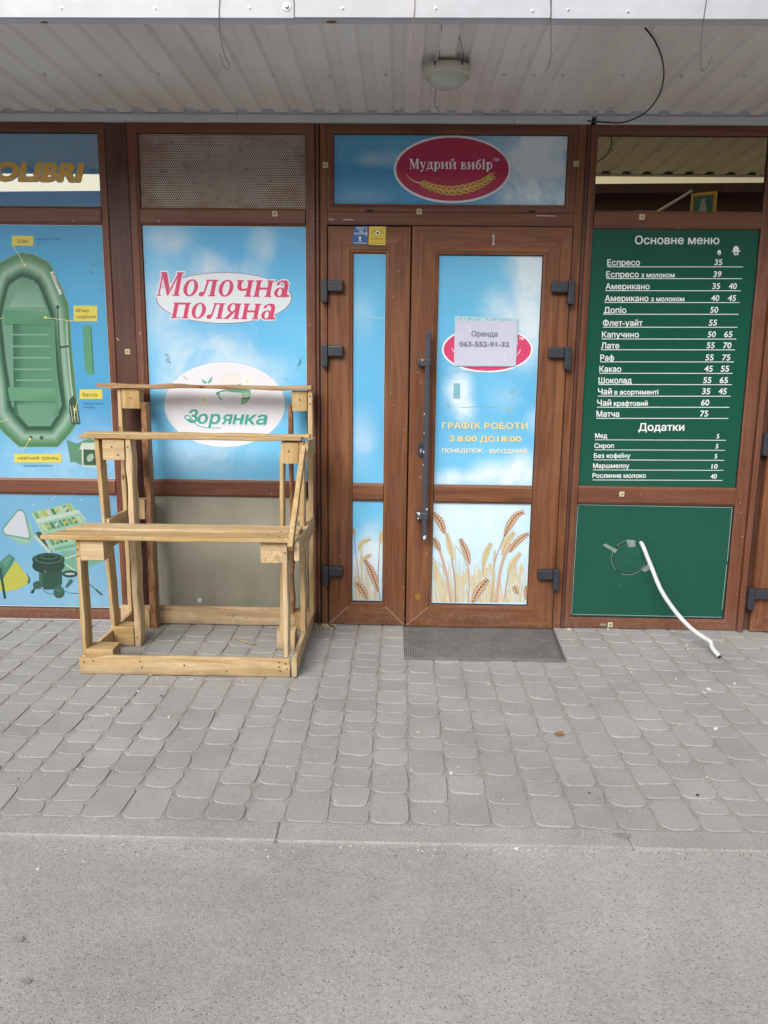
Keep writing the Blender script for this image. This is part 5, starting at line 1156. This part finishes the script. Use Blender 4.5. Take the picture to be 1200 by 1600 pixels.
# ================================================================== DOOR MAT
mt = thing('door_mat', 'thin grey ribbed rubber mat in front of the main door', 'mat', (.45, -.28, 0))
def mat_rubber():
    m, b, L = newmat('ribbed_rubber')
    g = nd(m, 'ShaderNodeTexCoord'); wv = nd(m, 'ShaderNodeTexWave', i_Scale=26.0, i_Distortion=.0); wv.bands_direction = 'X'; L(g.outputs['Object'], wv.inputs[0])
    n = nd(m, 'ShaderNodeTexNoise', i_Scale=6.0, i_Detail=8.0, i_Roughness=.7); L(g.outputs['Object'], n.inputs[0])
    rp = ramp(m, [(.3, (.135, .130, .127)), (.7, (.225, .218, .210))]); L(n.outputs[0], rp.inputs[0])
    r2 = ramp(m, [(.15, (.55, .55, .55)), (.6, (1, 1, 1))]); L(wv.outputs[0], r2.inputs[0])
    mx = nd(m, 'ShaderNodeMix', data_type='RGBA', blend_type='MULTIPLY'); mx.inputs[0].default_value = .8; L(rp.outputs[0], mx.inputs[6]); L(r2.outputs[0], mx.inputs[7]); L(mx.outputs[2], b.inputs['Base Color'])
    b.inputs['Roughness'].default_value = .7
    bp = nd(m, 'ShaderNodeBump', i_Strength=.8, i_Distance=.002); L(wv.outputs[0], bp.inputs['Height']); L(bp.outputs[0], b.inputs['Normal']); return m
M['rubber'] = mat_rubber(); M['mat_orn'] = plain('mat_relief', (.215, .205, .19), .8, var=.3, scale=60)
mb = MB(); i = mb.mi(M['rubber']); q = [Vector(p) for p in ((.036, -.528, .003), (.845, -.522, .003), (.878, -.020, .003), (.032, -.022, .003))]; nx, ny = 24, 14; top = []
for b in range(ny+1):
    row = []
    for a in range(nx+1):
        u, v = a/nx, b/ny; p = (q[0]*(1-u)+q[1]*u)*(1-v)+(q[3]*(1-u)+q[2]*u)*v; row.append(mb.bm.verts.new((p.x, p.y, .0072+.0018*noise.noise((u*5, v*3, 4)))))
    top.append(row)
for b in range(ny):
    for a in range(nx): f = mb.bm.faces.new((top[b][a], top[b][a+1], top[b+1][a+1], top[b+1][a])); f.material_index = i; f.smooth = True
edge = [top[0][a] for a in range(nx+1)]+[top[b][nx] for b in range(1, ny+1)]+[top[ny][a] for a in range(nx-1, -1, -1)]+[top[b][0] for b in range(ny-1, 0, -1)]
low = [mb.bm.verts.new((v.co.x, v.co.y, .0005)) for v in edge]
for k in range(len(edge)): mb.bm.faces.new((edge[k], low[k], low[(k+1) % len(edge)], edge[(k+1) % len(edge)])).material_index = i
mb.build('sheet', mt)
mb = MB(); rg = random.Random(21)
def squig(cx, cy, r, kind):
    if kind == 0:
        for k in range(8):
            a = k*math.pi/4; mb.tube([(cx+.2*r*math.cos(a), cy+.2*r*math.sin(a), .0095), (cx+.7*r*math.cos(a+.25), cy+.7*r*math.sin(a+.25), .0098), (cx+r*math.cos(a), cy+r*math.sin(a), .0095)], .0013, M['mat_orn'], 4, False)
    else: mb.tube([(cx-r, cy+rg.uniform(-r, r)*.4, .0095), (cx-r*.3, cy+r*.4, .0098), (cx+r*.3, cy-r*.4, .0098), (cx+r, cy+rg.uniform(-r, r)*.4, .0095)], .0012, M['mat_orn'], 4, False)
for (px, py, k) in ((645, 988, 0), (660, 987, 0), (685, 987, 0), (842, 1003, 0), (852, 1004, 0), (812, 1003, 0), (848, 1028, 0), (770, 1002, 0), (800, 988, 1), (820, 988, 1), (842, 988, 1), (790, 1020, 1), (740, 1003, 1), (735, 1010, 1), (650, 1015, 1), (665, 1010, 1), (700, 1010, 1), (720, 1012, 1), (832, 1016, 1), (805, 1020, 1), (760, 1008, 1), (645, 1003, 1), (860, 1020, 1)):
    p = G(px, py); squig(p.x, p.y, .032 if k == 0 else .04, k)
mb.build('relief', mt)['kind'] = 'stuff'

# ================================================================== HOSE, LAMP, WIRES
hs_ = thing('white_hose', 'white plastic hose hanging out of the green panel onto the paving', 'hose', (1.45, -.2, 0))
pts = [W(1001, 849, .03), W(1004, 852, -.012), W(1017, 884, -.05), W(1033, 922, -.12), W(1055, 955, -.19), W(1078, 980, -.26), W(1098, 995, -.32), W(1110, 1003, -.36)]
pts = [Vector(p) for p in pts]+[Vector((1.618, -.395, .045)), Vector(G(1124, 1026, .018))]
for p in pts: p.z = max(p.z, .018)
mb = MB(); mb.tube(spline(pts, 8), .0115, M['tube'], 14, cap=False); mb.build('tube', hs_)
e, e2 = pts[-1], (pts[-1]-pts[-2]).normalized()
mb = MB(); mb.tube([e-e2*.02, e+e2*.001], .0100, M['hose_blue'], 14); mb.tube([e-e2*.01, e+e2*.0025], .007, M['seam'], 12); mb.build('bore', hs_)

lp = thing('ceiling_lamp', 'round bulkhead lamp with frosted dome hanging under the canopy', 'lamp', (.176, -.665, 2.66))
M['dome'] = plain('frosted_dome', (.46, .49, .44), .25, var=.08)
mb = MB(); mb.lathe([(0, 2.684), (.092, 2.684), (.097, 2.679), (.099, 2.662), (.098, 2.646), (.094, 2.643), (.088, 2.645), (.084, 2.650)], .176, -.665, M['lamp_body'], 48); mb.build('body', lp)
mb = MB(); mb.lathe([(.0845, 2.650), (.083, 2.643), (.074, 2.628), (.058, 2.615), (.036, 2.607), (0, 2.604)], .176, -.665, M['dome'], 48); mb.build('dome', lp)
mb = MB(); mb.box(.150, .202, -.70, -.63, 2.684, 2.70, M['seam'], .004); mb.build('mount', lp)
for a in (-125, -55, 60, 130):
    mb = MB(); x, y = .176+.0985*math.cos(R(a)), -.665+.0985*math.sin(R(a)); mb.box(x-.003, x+.003, y-.003, y+.003, 2.668, 2.682, M['seam']); mb.build('clip', lp)
mb = MB(); a = G(720, 117, 2.64); mb.tube([(a.x, a.y, 2.648), (a.x-.002, a.y-.001, 2.612)], .0022, M['white_metal'], 6); mb.build('cable_tie', lp)
def wire(label, pts, r, m, cat='wire', name='wire', Ys=None, Y=-1.112, group=None):
    P = [W(p[0], p[1], (Ys[k] if Ys else Y)) for k, p in enumerate(pts)]
    mb = MB(); mb.tube(spline(P, 8), r, m, 6); o = mb.build(name); tag(o, label, cat, group); return o
g_ = 'loose wires hanging from the canopy edge'
wire('thin dark wire hanging in a hook from the fascia, leftmost of the loose ones', [(344, -6), (342, 20), (345, 60), (352, 88), (358, 100), (357, 107), (350, 103), (343, 84)], .0013, M['wire'], group=g_)
wire('thin brown wire bent up in a v left of the round lamp', [(647, -6), (648, 12), (643, 50), (637, 85), (639, 100), (646, 96), (656, 80), (665, 62)], .0012, M['wire_red'], group=g_)
wire('straight thin wire hanging right of the round lamp', [(860, -6), (861, 20), (861, 55), (861, 80), (859, 95), (856, 107)], .0012, M['wire'], group=g_)
wire('thin wire ending in a small hook near the right corner', [(1105, -6), (1100, 25), (1096, 60), (1095, 100), (1098, 110), (1104, 107), (1108, 97), (1113, 86)], .0012, M['wire'], group=g_)
wire('black cable looping from the canopy edge down to the window frame', [(1008, 44), (1022, 62), (1034, 90), (1037, 120), (1029, 150), (1008, 176), (975, 191), (945, 191), (918, 189)], .0035, M['wire'], 'cable', 'cable', [-1.05, -.95, -.82, -.68, -.5, -.3, -.1, -.03, -.024])
wire('thin lamp wire running back from the fascia, left of the two', [(690, 40), (689, 60), (687, 80), (686, 99)], .0014, M['wire'], Ys=[-1.04, -.92, -.80, -.70])
wire('thin slack lamp wire running back from the fascia, right of the two', [(711, 38), (717, 55), (721, 70), (724, 84), (723, 95)], .0014, M['wire'], Ys=[-1.04, -.94, -.85, -.76, -.70])
wire('short bent wire stub between round lamp and wall', [(681, 140), (680, 152), (679, 163), (682, 169), (686, 164)], .0016, M['wire'], Ys=[-.50, -.38, -.28, -.22, -.22])

# ================================================================== LITTER
M['litter'] = plain('pale_crumbs', (.55, .47, .36), .8, var=.3, scale=30); M['leaf'] = plain('dry_leaf', (.22, .12, .05), .8)
mb = MB(); rg = random.Random(5)
def crumb(x, y, s, m, z=.003):
    n = rg.randint(4, 6); a0 = rg.random()*6; top_ = [mb.bm.verts.new((x+s*rg.uniform(.5, 1.2)*math.cos(a0+k*6.28/n), y+s*rg.uniform(.4, 1)*math.sin(a0+k*6.28/n), z+s*rg.uniform(.15, .5))) for k in range(n)]
    bt = [mb.bm.verts.new((v.co.x, v.co.y, z-.004)) for v in top_]; i = mb.mi(m); mb.bm.faces.new(top_).material_index = i
    for k in range(n): mb.bm.faces.new((top_[k], bt[k], bt[(k+1) % n], top_[(k+1) % n])).material_index = i
for k in range(90): p = G(rg.gauss(505, 11), rg.gauss(979, 4)); crumb(min(p.x, -.34), min(p.y, -.01), rg.uniform(.003, .009), M['litter'] if rg.random() < .7 else M['leaf'])
for (px, py, s) in ((180, 1107, .008), (168, 1117, .006), (216, 1080, .006), (265, 1121, .007), (236, 1055, .007), (654, 1145, .009), (705, 1209, .009), (763, 1069, .007), (1073, 1009, .012), (1075, 1015, .007), (1100, 1083, .008), (1062, 1132, .008), (1118, 1139, .009), (1148, 1069, .007), (890, 984, .014), (895, 1003, .006), (950, 983, .008), (987, 1051, .006), (1056, 1061, .005), (1107, 1077, .012), (60, 1352, .006), (808, 1320, .010), (838, 1322, .006), (300, 1062, .005), (380, 1065, .005), (247, 1060, .004), (322, 1062, .006)): p = G(px, py); crumb(p.x, p.y, s, M['chip'] if rg.random() < .5 else M['litter'], .003 if py < 1300 else -.010)
for k in range(240): p = G(rg.uniform(0, 1200), rg.uniform(985, 1270)); crumb(p.x, min(-.02, p.y), rg.uniform(.0012, .0035), rg.choice((M['litter'], M['leaf'], M['chip'], M['leaf'])), .001)
for k in range(150): p = G(rg.uniform(0, 1200), rg.gauss(1322, 7)); crumb(p.x, min(p.y, -2.062), rg.uniform(.0015, .0045), rg.choice((M['litter'], M['leaf'], M['chip'])), -.012)
tag(mb.build('litter'), 'scattered crumbs, wood chips and grit on the paving', 'litter', kind='stuff')
mb = MB(); a, b = G(366, 1000), G(398, 1009); a.z = b.z = .008; mb.tube([a, a.lerp(b, .5)+Vector((0, 0, .001)), b], .0045, M['wood_x'], 5); tag(mb.build('wood_splinter'), 'thin pale wood splinter lying inside the rack base', 'splinter')
mb = MB(); c = G(873, 1147, .006); mb.quad([c+Vector(v) for v in ((-.02, -.005, .002), (0, -.016, 0), (.022, -.006, .003), (.016, .009, .009), (-.006, .013, .004))], M['leaf']); tag(mb.build('dry_leaf'), 'curled brown leaf on the paving below the mat', 'leaf')
# grey mortar smear on the kerb and oil spots on the road
M['smear'] = plain('dark_cement_smear', (.255, .25, .245), .9, var=.3, scale=40); mb = MB()
def blot(px, py, rx, ry, m, z):
    c = G(px, py, z); n = 14; mb.quad([(c.x+rx*math.cos(k*6.283/n)*random.uniform(.7, 1.1), c.y+ry*math.sin(k*6.283/n)*random.uniform(.6, 1.1), z) for k in range(n)], m)
blot(972, 1305, .034, .016, M['smear'], .0042); blot(1090, 1242, .008, .007, M['seam'], .006); blot(921, 1239, .006, .004, M['seam'], .006); blot(252, 1087, .008, .005, M['seam'], .006)
for (px, py, s) in ((28, 1467, .016), (40, 1533, .014), (480, 1334, .006)): blot(px, py, s, s*.7, M['smear'], -.0075)
mb.build('stain', recalc=False); tag(bpy.data.objects['stain'], kind='stuff', label='dark spots on kerb, paving and asphalt', cat='stain')

# ================================================================== ACROSS THE STREET (seen only in the glass)
M['sign_yellow'] = plain('yellow_sign_frame', (.62, .36, .04), .5); M['sign_teal'] = plain('teal_sign_face', (.03, .16, .18), .4)
ob = thing('opposite_shop', 'low brown shop building across the street with a flat eave', 'building', (2, -15.5, 0))
M['plaster'] = plain('cream_plaster', (.30, .25, .19), .9); M['dark_pane'] = plain('dark_shop_pane', (.03, .035, .04), .1)
mb = MB(); mb.box(-18, 18, -22, -15.6, 0, 4.7, M['plaster']); mb.build('wall', ob)
mb = MB(); mb.box(-18, 18, -22, -15.5, 4.7, 5.80, M['post']); mb.build('fascia', ob)
for k in range(9):
    x = -16+4*k; mb = MB(); mb.box(x-1.3, x+1.3, -15.62, -15.54, .7, 3.2, M['frame_x']); f_ = mb.build('window', ob); mb = MB(); mb.box(x-1.2, x+1.2, -15.545, -15.53, .8, 3.1, M['dark_pane']); mb.build('pane', f_)
mb = MB(); mb.box(-8.75, -7.65, -15.50, -15.42, 3.98, 4.46, M['white_metal']); bd_ = mb.build('signboard', ob); V_, F_ = text_mesh('БЕРЕСТ'); me = bpy.data.meshes.new('lettering'); wx = max(v[0] for v in V_)
me.from_pydata([(-7.75-.9*v[0]/wx, -15.415+v[2]*.001, 4.11+v[1]/CAPH*.22) for v in V_], [], F_); me.materials.append(M['sign_teal']); lo_ = bpy.data.objects.new('lettering', me); C.objects.link(lo_); lo_.parent = bd_
mb = MB(); mb.box(-18.5, 18.5, -22.5, -14.9, 5.80, 6.0, M['post']); mb.build('roof', ob)
for c in ob.children_recursive:
    if c.data.get('sheared'): continue
    c.data['sheared'] = 1
    for v in c.data.vertices: v.co.y += (v.co.x-2)*.055
ss = thing('street_sign', 'yellow framed teal signboard on a brown post across the street', 'sign', (4.95, -9, 0))
sx, sz = 4.81, 4.33
def rot(o):
    for v in o.data.vertices: x, y = v.co.x-sx, v.co.y+9; v.co.x = sx+x*math.cos(.5)-y*math.sin(.5); v.co.y = -9+x*math.sin(.5)+y*math.cos(.5)
mb = MB(); mb.box(sx-.19, sx+.19, -9.05, -8.96, sz-.5, sz+.13, M['sign_yellow'], .01); rot(mb.build('frame', ss))
mb = MB(); mb.box(sx-.145, sx+.145, -8.965, -8.95, sz-.46, sz+.08, M['sign_teal']); rot(mb.build('face', ss))
mb = MB(); mb.prism([(sx-.09, sz-.30), (sx-.05, sz-.30), (sx, sz-.08), (sx+.05, sz-.30), (sx+.09, sz-.30), (sx+.02, sz+.03), (sx-.02, sz+.03)], -8.95, -8.94, M['white_metal']); mb.box(sx-.02, sx+.02, -8.95, -8.94, sz-.40, sz-.12, M['white_metal']); rot(mb.build('emblem', ss))
mb = MB(); mb.box(sx-.04, sx+.04, -9.14, -9.06, 0, sz+.1, M['post']); mb.build('post', ss)
mb = MB(); mb.tube([(sx-.2, -9, sz+.16), (sx-.75, -9.0, sz-.18)], .02, M['strip_metal'], 6); mb.tube([(sx-.7, -9, sz-.17), (sx-1.1, -9.0, sz-.17)], .02, M['strip_metal'], 6); mb.build('bracket', ss)
